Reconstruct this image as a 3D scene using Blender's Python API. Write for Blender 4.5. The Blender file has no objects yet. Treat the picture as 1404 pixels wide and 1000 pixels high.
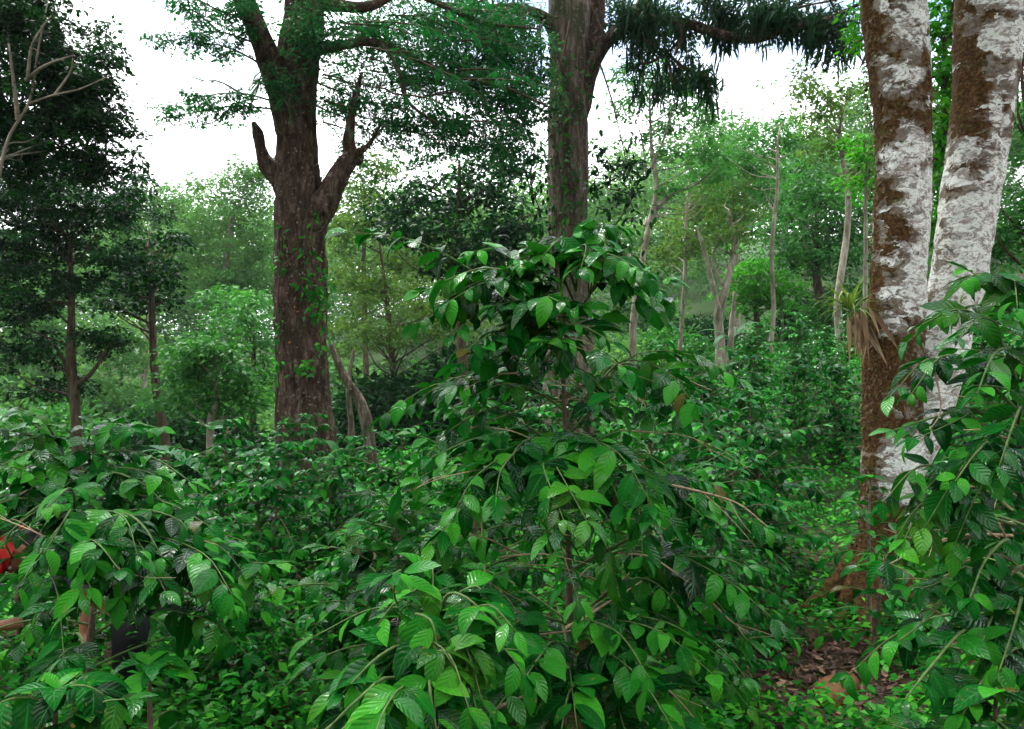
import bpy, math, random
import numpy as np
from mathutils import Vector

SC = bpy.context.scene
COL = SC.collection
F, CX, CY, EYE = 1050.0, 702.0, 500.0, 1.65
PI = math.pi
UP = np.array([0.0, 0.0, 1.0])


def W(px, py, Y):
    """real position of a photographed point that stands Y metres away"""
    return np.array([(px - CX) / F * Y, Y, EYE + (CY - py) / F * Y])


def WL(pts):
    return [W(*p) for p in pts]


def sm(t):
    t = np.clip(t, 0, 1)
    return t * t * (3 - 2 * t)


def ground_z(x, y):
    x = np.asarray(x, float)
    y = np.asarray(y, float)
    z = -1.35 * sm((y - 3.5) / 14) * sm((1.2 - x) / 8)
    z = z + 8.5 * (1 - np.exp(-np.maximum(x - 1.6, 0) / 25)) * sm((y - 5.0) / 8)
    z = z + 0.10 * np.maximum(y - 30, 0) * sm((x + 60) / 70)
    z = z + 0.06 * np.maximum(y - 40, 0)
    z = z + 0.035 * np.sin(x * 2.1 + 0.6 * y) * np.cos(y * 1.7 - 0.4 * x) + 0.02 * np.sin(5.1 * x + 1.3) * np.sin(4.3 * y)
    return z


# ---------------------------------------------------------------- meshes
class MB:
    """collects vertices and faces of ONE mesh"""

    def __init__(self):
        self.v, self.q, self.uv, self.t, self.m, self.n = [], [], [], [], [], 0

    def add(self, v, q, uv=None, t=None, mi=0):
        v = np.asarray(v, float).reshape(-1, 3)
        q = np.asarray(q, int).reshape(-1, 4)
        k = len(v)
        self.v.append(v)
        self.q.append(q + self.n)
        self.uv.append(np.zeros((k, 2)) if uv is None else np.asarray(uv, float))
        self.t.append(np.full(k, 0.5) if t is None else np.asarray(t, float))
        self.m.append(np.full(len(q), mi, int))
        self.n += k

    def mesh(self, name, mats, smooth=True, origin=(0, 0, 0)):
        v = np.concatenate(self.v) - np.asarray(origin, float)
        q = np.concatenate(self.q)
        uv = np.concatenate(self.uv)
        t = np.concatenate(self.t)
        mi = np.concatenate(self.m)
        me = bpy.data.meshes.new(name)
        me.vertices.add(len(v))
        me.vertices.foreach_set('co', v.astype(np.float32).ravel())
        nq = len(q)
        me.loops.add(nq * 4)
        me.loops.foreach_set('vertex_index', q.astype(np.int32).ravel())
        me.polygons.add(nq)
        me.polygons.foreach_set('loop_start', (np.arange(nq) * 4).astype(np.int32))
        me.polygons.foreach_set('loop_total', np.full(nq, 4, np.int32))
        me.polygons.foreach_set('material_index', mi.astype(np.int32))
        me.polygons.foreach_set('use_smooth', np.full(nq, smooth))
        lay = me.uv_layers.new(name='UVMap')
        lay.data.foreach_set('uv', uv[q.ravel()].astype(np.float32).ravel())
        at = me.attributes.new('tint', 'FLOAT', 'POINT')
        at.data.foreach_set('value', t.astype(np.float32))
        for m in (mats if isinstance(mats, (list, tuple)) else [mats]):
            me.materials.append(m)
        me.update()
        me.validate()
        return me

    def build(self, name, mats, parent=None, origin=(0, 0, 0), smooth=True):
        o = bpy.data.objects.new(name, self.mesh(name, mats, smooth, origin))
        COL.objects.link(o)
        if parent is not None:
            o.parent = parent
        else:
            o.location = origin
        return o


def thing(name, label, cat, loc=(0, 0, 0), group=None):
    o = bpy.data.objects.new(name, None)
    COL.objects.link(o)
    o.location = loc
    o.empty_display_size = 0.1
    o['label'] = label
    o['category'] = cat
    if group:
        o['group'] = group
    return o


def tag(o, label=None, cat=None, group=None, kind=None):
    for k, v in (('label', label), ('category', cat), ('group', group), ('kind', kind)):
        if v:
            o[k] = v
    return o


def copy_tree(root, loc, rz, s, label, group):
    r = root.copy()
    COL.objects.link(r)
    r.location = loc
    r.rotation_euler = (0, 0, rz)
    r.scale = (s, s, s)
    r['label'] = label
    r['group'] = group
    for ch in list(root.children):
        c = ch.copy()
        COL.objects.link(c)
        c.parent = r
    return r


def unit(a):
    return a / np.maximum(np.linalg.norm(a, axis=-1, keepdims=True), 1e-9)


def catmull(pts, sub):
    P = [np.asarray(p, float) for p in pts]
    if len(P) == 2 or sub <= 1:
        if sub <= 1:
            return np.array(P)
        return np.array([P[0] + (P[1] - P[0]) * t for t in np.linspace(0, 1, sub + 1)])
    P = [2 * P[0] - P[1]] + P + [2 * P[-1] - P[-2]]
    out = []
    for i in range(1, len(P) - 2):
        p0, p1, p2, p3 = P[i - 1:i + 3]
        for k in range(sub):
            t = k / sub
            out.append(0.5 * (2 * p1 + (p2 - p0) * t + (2 * p0 - 5 * p1 + 4 * p2 - p3) * t * t + (3 * p1 - p0 - 3 * p2 + p3) * t ** 3))
    out.append(P[-2])
    return np.array(out)


def vnoise(u, v, nu, nv, rg):
    """value noise, periodic in u (0..1)"""
    g = rg.random((nu, nv + 3))
    a = (u % 1) * nu
    b = np.clip(v, 0, 1) * nv
    i = np.floor(a).astype(int)
    j = np.floor(b).astype(int)
    fa, fb = sm(a - i), sm(b - j)
    g0, g1 = g[i % nu, j], g[(i + 1) % nu, j]
    h0, h1 = g[i % nu, j + 1], g[(i + 1) % nu, j + 1]
    return (g0 * (1 - fa) + g1 * fa) * (1 - fb) + (h0 * (1 - fa) + h1 * fa) * fb


def tube(mb, pts, rad, sides=6, sub=3, mi=0, rough=0.0, rg=None, tint=0.5, noise=((5, 10),), cap=True):
    c = catmull(pts, sub)
    n = len(c)
    rad = np.atleast_1d(np.asarray(rad, float))
    r = np.interp(np.linspace(0, 1, n), np.linspace(0, 1, len(rad)), rad) if len(rad) > 1 else np.full(n, rad[0])
    tan = unit(np.gradient(c, axis=0))
    x = np.cross(tan[0], [0.31, 0.87, 0.05])
    if np.linalg.norm(x) < 1e-3:
        x = np.cross(tan[0], [1, 0, 0])
    x = unit(x)
    X = []
    for k in range(n):
        x = unit(x - tan[k] * np.dot(x, tan[k]))
        X.append(x)
    X = np.array(X)
    Yv = np.cross(tan, X)
    th = np.arange(sides) / sides
    ca, sa = np.cos(th * 2 * PI), np.sin(th * 2 * PI)
    R = np.repeat(r[:, None], sides, 1)
    s = np.concatenate([[0], np.cumsum(np.linalg.norm(np.diff(c, axis=0), axis=1))])
    if rough and rg is not None:
        U, V = np.meshgrid(th, s / s[-1])
        amp, tot = 1.0, 0
        for (a, b) in noise:
            tot = tot + amp * (vnoise(U, V, a, b, rg) - 0.5)
            amp *= 0.6
        R = R * (1 + rough * tot * 2)
    P = c[:, None, :] + R[..., None] * (ca[None, :, None] * X[:, None, :] + sa[None, :, None] * Yv[:, None, :])
    uv = np.stack(np.broadcast_arrays(th[None, :], s[:, None]), -1).reshape(-1, 2)
    i = np.arange(n - 1)[:, None] * sides
    j = np.arange(sides)[None, :]
    j2 = (j + 1) % sides
    q = np.stack([i + j, i + j2, i + sides + j2, i + sides + j], -1).reshape(-1, 4)
    V = P.reshape(-1, 3)
    if cap:
        e = len(V)
        V = np.concatenate([V, c[-1:] + tan[-1:] * r[-1] * 0.35])
        uv = np.concatenate([uv, [[0.5, s[-1]]]])
        b = (n - 1) * sides
        hs = sides // 2
        cq = [[b + 2 * k, b + 2 * k + 1, b + (2 * k + 2) % sides, e] for k in range(hs)]
        q = np.concatenate([q, np.array(cq)])
    mb.add(V, q, uv, np.full(len(V), tint), mi)
    return c


# ---------------------------------------------------------------- leaves
def leaf_tpl(nu=6, nv=2, w=0.42, droop=0.7, fold=0.25, a=0.85, tip=1.0, wave=0.0, twist=0.0):
    u = np.linspace(0, 1, nu + 1)
    prof = np.sin(PI * u ** a) ** tip
    prof[0], prof[-1] = 0.06, 0.02
    th = droop * u ** 1.3
    du = 1.0 / nu
    y = np.concatenate([[0], np.cumsum(np.cos(th[:-1]) * du)])
    z = -np.concatenate([[0], np.cumsum(np.sin(th[:-1]) * du)])
    v = np.linspace(-1, 1, nv + 1)
    hw = 0.5 * w * prof
    x = v[None, :] * hw[:, None]
    zz = z[:, None] + fold * np.abs(v)[None, :] * hw[:, None] * (1 - 0.5 * np.abs(v)[None, :])
    zz = zz + wave * np.sin(u[:, None] * 14 + v[None, :] * 1.5) * np.abs(v)[None, :] * w * 0.5
    x = x + twist * np.sin(PI * u)[:, None] * 0.3
    yy = np.repeat(y[:, None], nv + 1, 1)
    V = np.stack([x, yy, zz], -1).reshape(-1, 3)
    uv = np.stack(np.broadcast_arrays((v[None, :] + 1) / 2, u[:, None]), -1).reshape(-1, 2)
    i = np.arange(nu)[:, None] * (nv + 1)
    j = np.arange(nv)[None, :]
    q = np.stack([i + j, i + j + 1, i + nv + 2 + j, i + nv + 1 + j], -1).reshape(-1, 4)
    return V, q, uv


def kite_tpl(w=0.5, fold=0.12, at=0.45):
    V = np.array([[0, 0, 0], [w / 2, at, fold * w], [0, 1, -0.12], [-w / 2, at, fold * w]])
    return V, np.array([[0, 1, 2, 3]]), np.array([[0.5, 0], [1, at], [0.5, 1], [0, at]])


def frond_tpl(pairs=8, leaf=0.3, w=0.085, droop=0.5, start=0.12, dihedral=0.15, sweep=0.35):
    """pinnate leaf: rows of leaflets along a drooping midrib, length 1"""
    V, Q, U = [], [], []
    n = 0

    def add(p, d, L, wd, side):
        nonlocal n
        e = np.array([-d[1], d[0], 0]) * wd
        m = p + d * L * 0.45
        V.extend([p, m + e, p + d * L + [0, 0, -0.18 * L], m - e])
        Q.append([n, n + 1, n + 2, n + 3])
        U.extend([[0.5, 0], [1, .45], [0.5, 1], [0, .45]])
        n += 4
    for k in range(pairs):
        u = start + (1 - start) * k / (pairs - 0.4)
        p = np.array([0, u * (1 - 0.12 * droop * u), -droop * 0.5 * u * u])
        L = leaf * (0.55 + 0.45 * math.sin(PI * min(1, 0.15 + 0.85 * u)))
        for s in (-1, 1):
            d = np.array([s, sweep, -dihedral])
            add(p, d / np.linalg.norm(d), L, w, s)
    p = np.array([0, 0.0, 0.0])
    V.extend([[-0.006, 0, 0], [0.006, 0, 0], [0.004, 1 - 0.12 * droop, -droop * 0.5], [-0.004, 1 - 0.12 * droop, -droop * 0.5]])
    Q.append([n, n + 1, n + 2, n + 3])
    U.extend([[0.5, 0], [0.5, 0], [0.5, 1], [0.5, 1]])
    return np.array(V, float), np.array(Q), np.array(U, float)


def place(mb, tpls, P, D, N, S, t, rg, mi=0):
    """one leaf per row: at P, pointing along D, upper face towards N, length S, colour value t"""
    P, D, N = np.asarray(P, float), unit(np.asarray(D, float)), np.asarray(N, float)
    S, t = np.asarray(S, float), np.asarray(t, float)
    X = np.cross(D, N)
    bad = np.linalg.norm(X, axis=1) < 1e-4
    X[bad] = np.cross(D[bad], [0.3, 0.5, 0.8])
    X = unit(X)
    Z = np.cross(X, D)
    which = rg.integers(0, len(tpls), len(P))
    for k, (V, q, uv) in enumerate(tpls):
        s = np.where(which == k)[0]
        if not len(s):
            continue
        A = (V[None, :, 0, None] * X[s][:, None, :] + V[None, :, 1, None] * D[s][:, None, :] + V[None, :, 2, None] * Z[s][:, None, :])
        A = P[s][:, None, :] + S[s][:, None, None] * A
        nV = len(V)
        Q = q[None] + (np.arange(len(s)) * nV)[:, None, None]
        mb.add(A.reshape(-1, 3), Q.reshape(-1, 4), np.tile(uv, (len(s), 1)), np.repeat(t[s], nV), mi)


# ---------------------------------------------------------------- materials
class NT:
    def __init__(self, name):
        self.m = bpy.data.materials.new(name)
        self.m.use_nodes = True
        self.t = self.m.node_tree
        self.t.nodes.clear()

    def n(self, kind, ins=None, **kw):
        nd = self.t.nodes.new('ShaderNode' + kind)
        for k, v in kw.items():
            setattr(nd, k, v)
        for k, v in (ins or {}).items():
            if isinstance(v, bpy.types.NodeSocket):
                self.t.links.new(v, nd.inputs[k])
            else:
                nd.inputs[k].default_value = v
        return nd

    def math(self, op, a, b=0.0, c=None):
        ins = {0: a, 1: b}
        if c is not None:
            ins[2] = c
        return self.n('Math', ins, operation=op).outputs[0]

    def ramp(self, fac, stops):
        r = self.n('ValToRGB', {'Fac': fac})
        el = r.color_ramp.elements
        while len(el) < len(stops):
            el.new(0.5)
        for e, (p, c) in zip(el, stops):
            e.position = p
            e.color = (*c, 1) if len(c) == 3 else c
        return r.outputs['Color']

    def mix(self, fac, a, b, mode='MIX'):
        nd = self.n('Mix', data_type='RGBA', blend_type=mode)
        for k, v in ((0, fac), (6, a), (7, b)):
            if isinstance(v, bpy.types.NodeSocket):
                self.t.links.new(v, nd.inputs[k])
            else:
                nd.inputs[k].default_value = v if k == 0 else ((*v, 1) if len(v) == 3 else v)
        return nd.outputs[2]

    def out(self, sh):
        o = self.n('OutputMaterial')
        self.t.links.new(sh, o.inputs['Surface'])
        return self.m


def leaf_mat(name, dark, mid, young, rough=0.4, trans=0.3, veins=0.0, spec=0.5, back=None, trans_col=None, vein_col=None, nveins=9.0, spots=0.0, old=None, gloss=0.0):
    g = NT(name)
    at = g.n('Attribute', attribute_name='tint').outputs['Fac']
    col = g.ramp(at, ([(0.0, old), (0.012, old), (0.03, dark)] if old else [(0.0, dark)]) + [(0.55, mid), (1.0, young)])
    co = g.n('TexCoord').outputs['Object']
    no = g.n('TexNoise', {'Vector': co, 'Scale': 9.0, 'Detail': 3.0}).outputs['Fac']
    col = g.mix(0.35, col, g.ramp(no, [(0.3, (0.5, 0.5, 0.5)), (0.7, (1.25, 1.25, 1.2))]), 'MULTIPLY')
    if spots:
        sn = g.n('TexNoise', {'Vector': co, 'Scale': 75.0, 'Detail': 1.0}).outputs['Fac']
        ar = g.n('TexNoise', {'Vector': co, 'Scale': 7.0, 'Detail': 1.0}).outputs['Fac']
        sf = g.math('MULTIPLY', g.n('MapRange', {0: sn, 1: 0.66, 2: 0.70}).outputs[0], g.n('MapRange', {0: ar, 1: 0.5, 2: 0.62}).outputs[0])
        col = g.mix(g.math('MULTIPLY', sf, spots), col, (0.16, 0.12, 0.02))
        yel = g.n('MapRange', {0: g.n('TexNoise', {'Vector': co, 'Scale': 3.3, 'Detail': 2.0}).outputs['Fac'], 1: 0.56, 2: 0.72}).outputs[0]
        col = g.mix(g.math('MULTIPLY', yel, 0.5), col, (0.07, 0.17, 0.012))
    nrm = None
    rg = rough
    if veins:
        uv = g.n('SeparateXYZ', {0: g.n('TexCoord').outputs['UV']})
        a = g.math('ABSOLUTE', g.math('SUBTRACT', uv.outputs[0], 0.5))
        w = g.math('SINE', g.math('MULTIPLY', g.math('SUBTRACT', g.math('MULTIPLY', uv.outputs[1], nveins), g.math('MULTIPLY', a, 3.6)), 2 * PI))
        w2 = g.math('POWER', g.math('ADD', g.math('MULTIPLY', w, 0.5), 0.5), 0.6)
        mid_ = g.math('SMOOTH_MIN', g.math('MULTIPLY', a, 22.0), 1.0, 0.4)
        h = g.math('MULTIPLY', w2, mid_)
        fine = g.n('TexNoise', {'Vector': co, 'Scale': 60.0, 'Detail': 2.0}).outputs['Fac']
        h = g.math('ADD', h, g.math('MULTIPLY', fine, 0.35))
        nrm = g.n('Bump', {'Height': h, 'Strength': veins, 'Distance': 0.006}).outputs[0]
        vc = vein_col or tuple(min(1, c * 1.9 + 0.01) for c in mid)
        col = g.mix(g.math('MULTIPLY', g.math('SUBTRACT', 1.0, mid_), 0.55), col, vc)
        rg = g.math('ADD', rough - 0.08, g.math('MULTIPLY', no, 0.25))
    bf = g.n('NewGeometry').outputs['Backfacing']
    bk = back or tuple(c * 0.8 + 0.02 for c in mid)
    colb = g.mix(bf, col, bk)
    sp = spec
    if gloss:                                       # some leaves are waxy, some dull
        gn = g.n('TexNoise', {'Vector': co, 'Scale': 8.0, 'Detail': 2.0}).outputs['Fac']
        sp = g.n('MapRange', {0: gn, 1: 0.50, 2: 0.66, 3: spec, 4: gloss}).outputs[0]
    ins = {'Base Color': colb, 'Roughness': rg, 'Specular IOR Level': sp}
    if nrm is not None:
        ins['Normal'] = nrm
    p = g.n('BsdfPrincipled', ins).outputs[0]
    tc = trans_col or tuple(c * k for c, k in zip(mid, (2.2, 2.0, 0.6)))
    tr = g.n('BsdfTranslucent', {'Color': g.mix(0.55, col, tc)}).outputs[0]
    return g.out(g.n('MixShader', {0: trans, 1: p, 2: tr}).outputs[0])


def bark_mat(name, c1, c2, c3, scale=(9, 9, 1.6), bump=0.9, moss=None, fleck=None, dist=0.03, uvmode=False, moss_lo=0.52):
    g = NT(name)
    co = g.n('TexCoord').outputs['Object']
    mp = g.n('Mapping', {'Vector': co, 'Scale': scale}).outputs[0]
    n1 = g.n('TexNoise', {'Vector': mp, 'Scale': 1.5, 'Detail': 6.0, 'Roughness': 0.65, 'Distortion': 0.6}).outputs['Fac']
    vo = g.n('TexVoronoi', {'Vector': mp, 'Scale': 1.6, 'Randomness': 1.0}, feature='DISTANCE_TO_EDGE').outputs[0]
    n2 = g.n('TexNoise', {'Vector': co, 'Scale': 2.1, 'Detail': 5.0, 'Roughness': 0.6}).outputs['Fac']
    n3 = g.n('TexNoise', {'Vector': co, 'Scale': 16.0, 'Detail': 4.0, 'Roughness': 0.7}).outputs['Fac']
    col = g.ramp(n1, [(0.28, c1), (0.52, c2), (0.75, c3)])
    if moss:
        m = g.n('MapRange', {0: n2, 1: moss_lo, 2: moss_lo + 0.12}).outputs[0]
        col = g.mix(g.math('MULTIPLY', m, 0.75), col, moss)
    if fleck:
        m = g.n('MapRange', {0: n3, 1: 0.60, 2: 0.66}).outputs[0]
        col = g.mix(g.math('MULTIPLY', m, 0.8), col, fleck)
    crack = g.n('MapRange', {0: vo, 1: 0.0, 2: 0.12}).outputs[0]
    h = g.math('ADD', g.math('MULTIPLY', n1, 1.0), g.math('ADD', g.math('MULTIPLY', crack, 0.45), g.math('MULTIPLY', n3, 0.5)))
    nrm = g.n('Bump', {'Height': h, 'Strength': bump, 'Distance': dist}).outputs[0]
    return g.out(g.n('BsdfPrincipled', {'Base Color': col, 'Roughness': 0.9, 'Specular IOR Level': 0.08, 'Normal': nrm}).outputs[0])


def lichen_bark(name):
    """pale crustose lichen plates over brown mossy bark"""
    g = NT(name)
    co = g.n('TexCoord').outputs['Object']
    mp = g.n('Mapping', {'Vector': co, 'Scale': (4.3, 4.3, 7.6)}).outputs[0]
    warp = g.n('TexNoise', {'Vector': mp, 'Scale': 2.3, 'Detail': 5.0, 'Roughness': 0.62}).outputs['Color']
    wv = g.n('VectorMath', {0: mp, 1: g.n('VectorMath', {0: warp, 'Scale': 1.1}, operation='SCALE').outputs[0]}, operation='ADD').outputs[0]
    big = g.n('TexNoise', {'Vector': wv, 'Scale': 0.75, 'Detail': 7.0, 'Roughness': 0.6}).outputs['Fac']
    cell = g.n('TexVoronoi', {'Vector': wv, 'Scale': 1.5}, feature='F1').outputs['Color']
    cv = g.n('SeparateXYZ', {0: cell}).outputs[0]
    # moss gathers on the left flank of the stems and round the fork
    sx = g.n('SeparateXYZ', {0: co})
    nx = g.n('SeparateXYZ', {0: g.n('NewGeometry').outputs['Normal']}).outputs[0]
    side = g.math('MULTIPLY', nx, 0.13)
    fork = g.n('TexNoise', {'Vector': co, 'Scale': 1.15, 'Detail': 2.0}).outputs['Fac']
    v = g.math('ADD', g.math('ADD', g.math('MULTIPLY', big, 0.78), g.math('MULTIPLY', cv, 0.22)), side)
    v = g.math('ADD', v, g.math('MULTIPLY', g.math('SUBTRACT', fork, 0.5), 0.75))
    at = g.n('Attribute', attribute_name='tint').outputs['Fac']
    v = g.math('ADD', v, g.math('SUBTRACT', at, 0.5))
    mask = g.n('MapRange', {0: v, 1: 0.448, 2: 0.466}).outputs[0]
    bare = g.n('MapRange', {0: v, 1: 0.355, 2: 0.40}).outputs[0]
    fine = g.n('TexNoise', {'Vector': co, 'Scale': 42.0, 'Detail': 5.0, 'Roughness': 0.7}).outputs['Fac']
    med = g.n('TexNoise', {'Vector': wv, 'Scale': 2.6, 'Detail': 4.0, 'Roughness': 0.65}).outputs['Fac']
    moss = g.ramp(fine, [(0.3, (0.012, 0.007, 0.004)), (0.5, (0.062, 0.031, 0.012)), (0.72, (0.16, 0.095, 0.035))])
    moss = g.mix(g.n('MapRange', {0: med, 1: 0.55, 2: 0.66}).outputs[0], moss, g.ramp(fine, [(0.3, (0.02, 0.022, 0.006)), (0.7, (0.10, 0.095, 0.022))]))
    pale = g.ramp(med, [(0.3, (0.17, 0.12, 0.095)), (0.41, (0.33, 0.29, 0.26)), (0.52, (0.70, 0.71, 0.69)), (0.66, (0.50, 0.54, 0.45))])
    spot = g.n('MapRange', {0: g.n('TexNoise', {'Vector': wv, 'Scale': 5.5, 'Detail': 3.0}).outputs['Fac'], 1: 0.54, 2: 0.58}).outputs[0]
    pale = g.mix(g.math('MULTIPLY', spot, 0.8), pale, (0.16, 0.15, 0.12))
    pale = g.mix(0.4, pale, g.ramp(fine, [(0.3, (0.6, 0.6, 0.6)), (0.6, (1.1, 1.1, 1.1))]), 'MULTIPLY')
    tan = g.ramp(med, [(0.3, (0.085, 0.065, 0.048)), (0.5, (0.20, 0.17, 0.14)), (0.68, (0.30, 0.28, 0.24))])
    tan = g.mix(0.5, tan, g.ramp(fine, [(0.3, (0.45, 0.45, 0.45)), (0.62, (1.15, 1.1, 1.05))]), 'MULTIPLY')
    col = g.mix(mask, g.mix(bare, moss, tan), pale)
    h = g.math('ADD', g.math('MULTIPLY', g.math('SUBTRACT', 1.0, mask), 0.8), g.math('ADD', g.math('MULTIPLY', fine, g.math('SUBTRACT', 1.3, mask)), g.math('MULTIPLY', med, 0.6)))
    nrm = g.n('Bump', {'Height': h, 'Strength': 0.8, 'Distance': 0.02}).outputs[0]
    return g.out(g.n('BsdfPrincipled', {'Base Color': col, 'Roughness': 0.92, 'Specular IOR Level': 0.08, 'Normal': nrm}).outputs[0])


def plain_mat(name, c, rough=0.8, var=0.3, spec=0.3, scale=20.0, bump=0.0):
    g = NT(name)
    co = g.n('TexCoord').outputs['Object']
    no = g.n('TexNoise', {'Vector': co, 'Scale': scale, 'Detail': 4.0}).outputs['Fac']
    col = g.ramp(no, [(0.3, tuple(x * (1 - var) for x in c)), (0.7, tuple(x * (1 + var) for x in c))])
    ins = {'Base Color': col, 'Roughness': rough, 'Specular IOR Level': spec}
    if bump:
        ins['Normal'] = g.n('Bump', {'Height': no, 'Strength': bump, 'Distance': 0.01}).outputs[0]
    return g.out(g.n('BsdfPrincipled', ins).outputs[0])


M = {}
M['coffee'] = leaf_mat('coffee_leaf', (0.0008, 0.017, 0.0022), (0.0045, 0.095, 0.008), (0.036, 0.24, 0.013), rough=0.19, trans=0.18, veins=0.30, spec=0.035, gloss=0.42, old=(0.07, 0.06, 0.014), back=(0.010, 0.13, 0.014), nveins=7.0, spots=0.6)
M['coffee_far'] = leaf_mat('coffee_leaf_plain', (0.0008, 0.024, 0.003), (0.005, 0.11, 0.010), (0.034, 0.25, 0.016), rough=0.30, trans=0.18, spec=0.025, gloss=0.36)
M['weed'] = leaf_mat('herb_leaf', (0.002, 0.045, 0.003), (0.009, 0.15, 0.008), (0.065, 0.32, 0.018), rough=0.42, trans=0.25, spec=0.03, gloss=0.2)
M['feather'] = leaf_mat('feathery_leaf', (0.003, 0.045, 0.015), (0.008, 0.10, 0.028), (0.03, 0.19, 0.04), rough=0.5, trans=0.4, spec=0.1)
M['dark'] = leaf_mat('dark_leaf', (0.0008, 0.010, 0.003), (0.003, 0.035, 0.006), (0.02, 0.12, 0.012), rough=0.42, trans=0.2, spec=0.04)
M['mid'] = leaf_mat('mid_leaf', (0.007, 0.06, 0.012), (0.024, 0.13, 0.024), (0.07, 0.24, 0.035), rough=0.5, trans=0.35, spec=0.1)
M['bright'] = leaf_mat('bright_leaf', (0.008, 0.10, 0.003), (0.025, 0.19, 0.006), (0.11, 0.33, 0.014), rough=0.5, trans=0.4, spec=0.1)
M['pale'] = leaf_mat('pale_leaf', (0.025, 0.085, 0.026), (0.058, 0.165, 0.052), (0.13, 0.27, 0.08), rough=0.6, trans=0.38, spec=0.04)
M['olive'] = leaf_mat('olive_leaf', (0.026, 0.06, 0.012), (0.052, 0.12, 0.024), (0.12, 0.22, 0.045), rough=0.6, trans=0.35, spec=0.04)
M['epi'] = leaf_mat('hanging_leaf', (0.003, 0.020, 0.010), (0.011, 0.05, 0.022), (0.04, 0.12, 0.04), rough=0.55, trans=0.25, spec=0.08)
M['banana'] = leaf_mat('banana_leaf', (0.012, 0.06, 0.022), (0.025, 0.10, 0.04), (0.10, 0.22, 0.10), rough=0.45, spec=0.1, trans=0.3, veins=0.3, nveins=40.0)
M['brom'] = leaf_mat('strap_leaf', (0.04, 0.10, 0.02), (0.10, 0.19, 0.03), (0.26, 0.30, 0.07), rough=0.5, trans=0.3)
M['dry'] = leaf_mat('dry_leaf', (0.07, 0.035, 0.018), (0.22, 0.15, 0.085), (0.42, 0.33, 0.21), rough=0.8, trans=0.1, back=(0.2, 0.14, 0.08), spec=0.1)
M['litter'] = leaf_mat('fallen_leaf', (0.026, 0.010, 0.005), (0.085, 0.034, 0.016), (0.26, 0.15, 0.09), rough=0.75, trans=0.05, back=(0.12, 0.07, 0.045))
M['bark_dark'] = bark_mat('dark_furrowed_bark', (0.007, 0.005, 0.004), (0.054, 0.035, 0.025), (0.165, 0.12, 0.095), scale=(9, 9, 3.0), moss=(0.035, 0.03, 0.014), fleck=(0.24, 0.21, 0.17), moss_lo=0.56)
M['bark_brown'] = bark_mat('brown_bark', (0.016, 0.011, 0.008), (0.10, 0.076, 0.058), (0.28, 0.23, 0.185), scale=(8, 8, 1.4), moss=(0.03, 0.05, 0.02), fleck=(0.28, 0.25, 0.2))
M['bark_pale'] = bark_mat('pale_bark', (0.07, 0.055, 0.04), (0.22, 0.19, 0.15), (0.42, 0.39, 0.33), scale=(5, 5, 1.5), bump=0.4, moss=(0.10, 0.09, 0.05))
M['bark_thin'] = bark_mat('thin_bark', (0.02, 0.014, 0.010), (0.07, 0.05, 0.034), (0.15, 0.115, 0.08), scale=(14, 14, 3), bump=0.5)
M['lichen'] = lichen_bark('lichen_bark')
M['twig'] = plain_mat('bare_twig', (0.30, 0.22, 0.13), var=0.4, scale=60)
M['green_twig'] = plain_mat('green_twig', (0.07, 0.12, 0.03), var=0.4, scale=60)
M['stem'] = plain_mat('coffee_stem', (0.12, 0.085, 0.055), var=0.5, scale=45, bump=0.5)
M['moss'] = plain_mat('moss_fringe', (0.075, 0.045, 0.018), var=0.6, scale=30)
M['mossg'] = plain_mat('green_moss', (0.06, 0.075, 0.02), var=0.5, scale=30)


def ground_mat():
    g = NT('forest_soil')
    co = g.n('TexCoord').outputs['Object']
    n1 = g.n('TexNoise', {'Vector': co, 'Scale': 1.3, 'Detail': 6.0}).outputs['Fac']
    n2 = g.n('TexNoise', {'Vector': co, 'Scale': 26.0, 'Detail': 5.0, 'Roughness': 0.7}).outputs['Fac']
    soil = g.ramp(n2, [(0.3, (0.012, 0.007, 0.005)), (0.5, (0.045, 0.024, 0.014)), (0.72, (0.11, 0.065, 0.04))])
    green = g.ramp(n2, [(0.3, (0.006, 0.022, 0.006)), (0.7, (0.03, 0.085, 0.016))])
    yy = g.n('SeparateXYZ', {0: co}).outputs[1]
    far = g.n('MapRange', {0: yy, 1: 5.0, 2: 9.0}).outputs[0]
    fac = g.math('ADD', g.math('MULTIPLY', far, 0.8), g.n('MapRange', {0: n1, 1: 0.5, 2: 0.65, 4: 0.5}).outputs[0])
    col = g.mix(g.math('MINIMUM', fac, 1.0), soil, green)
    nrm = g.n('Bump', {'Height': n2, 'Strength': 0.9, 'Distance': 0.03}).outputs[0]
    return g.out(g.n('BsdfPrincipled', {'Base Color': col, 'Roughness': 0.95, 'Specular IOR Level': 0.15, 'Normal': nrm}).outputs[0])

# ---------------------------------------------------------------- ground
def make_ground():
    t = np.linspace(-1, 1, 151)
    xs = 190 * np.sign(t) * np.abs(t) ** 2.6
    s = np.linspace(0, 1, 171)
    ys = -25 + 27 * np.minimum(s / 0.1, 1) + 218 * np.clip((s - 0.1) / 0.9, 0, 1) ** 2.4
    X, Y = np.meshgrid(xs, ys)
    Z = ground_z(X, Y)
    V = np.stack([X, Y, Z], -1).reshape(-1, 3)
    n, m = len(ys), len(xs)
    i = np.arange(n - 1)[:, None] * m
    j = np.arange(m - 1)[None, :]
    q = np.stack([i + j, i + j + 1, i + m + j + 1, i + m + j], -1).reshape(-1, 4)
    mb = MB()
    mb.add(V, q)
    o = mb.build('ground', ground_mat())
    o['kind'] = 'structure'


make_ground()

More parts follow.
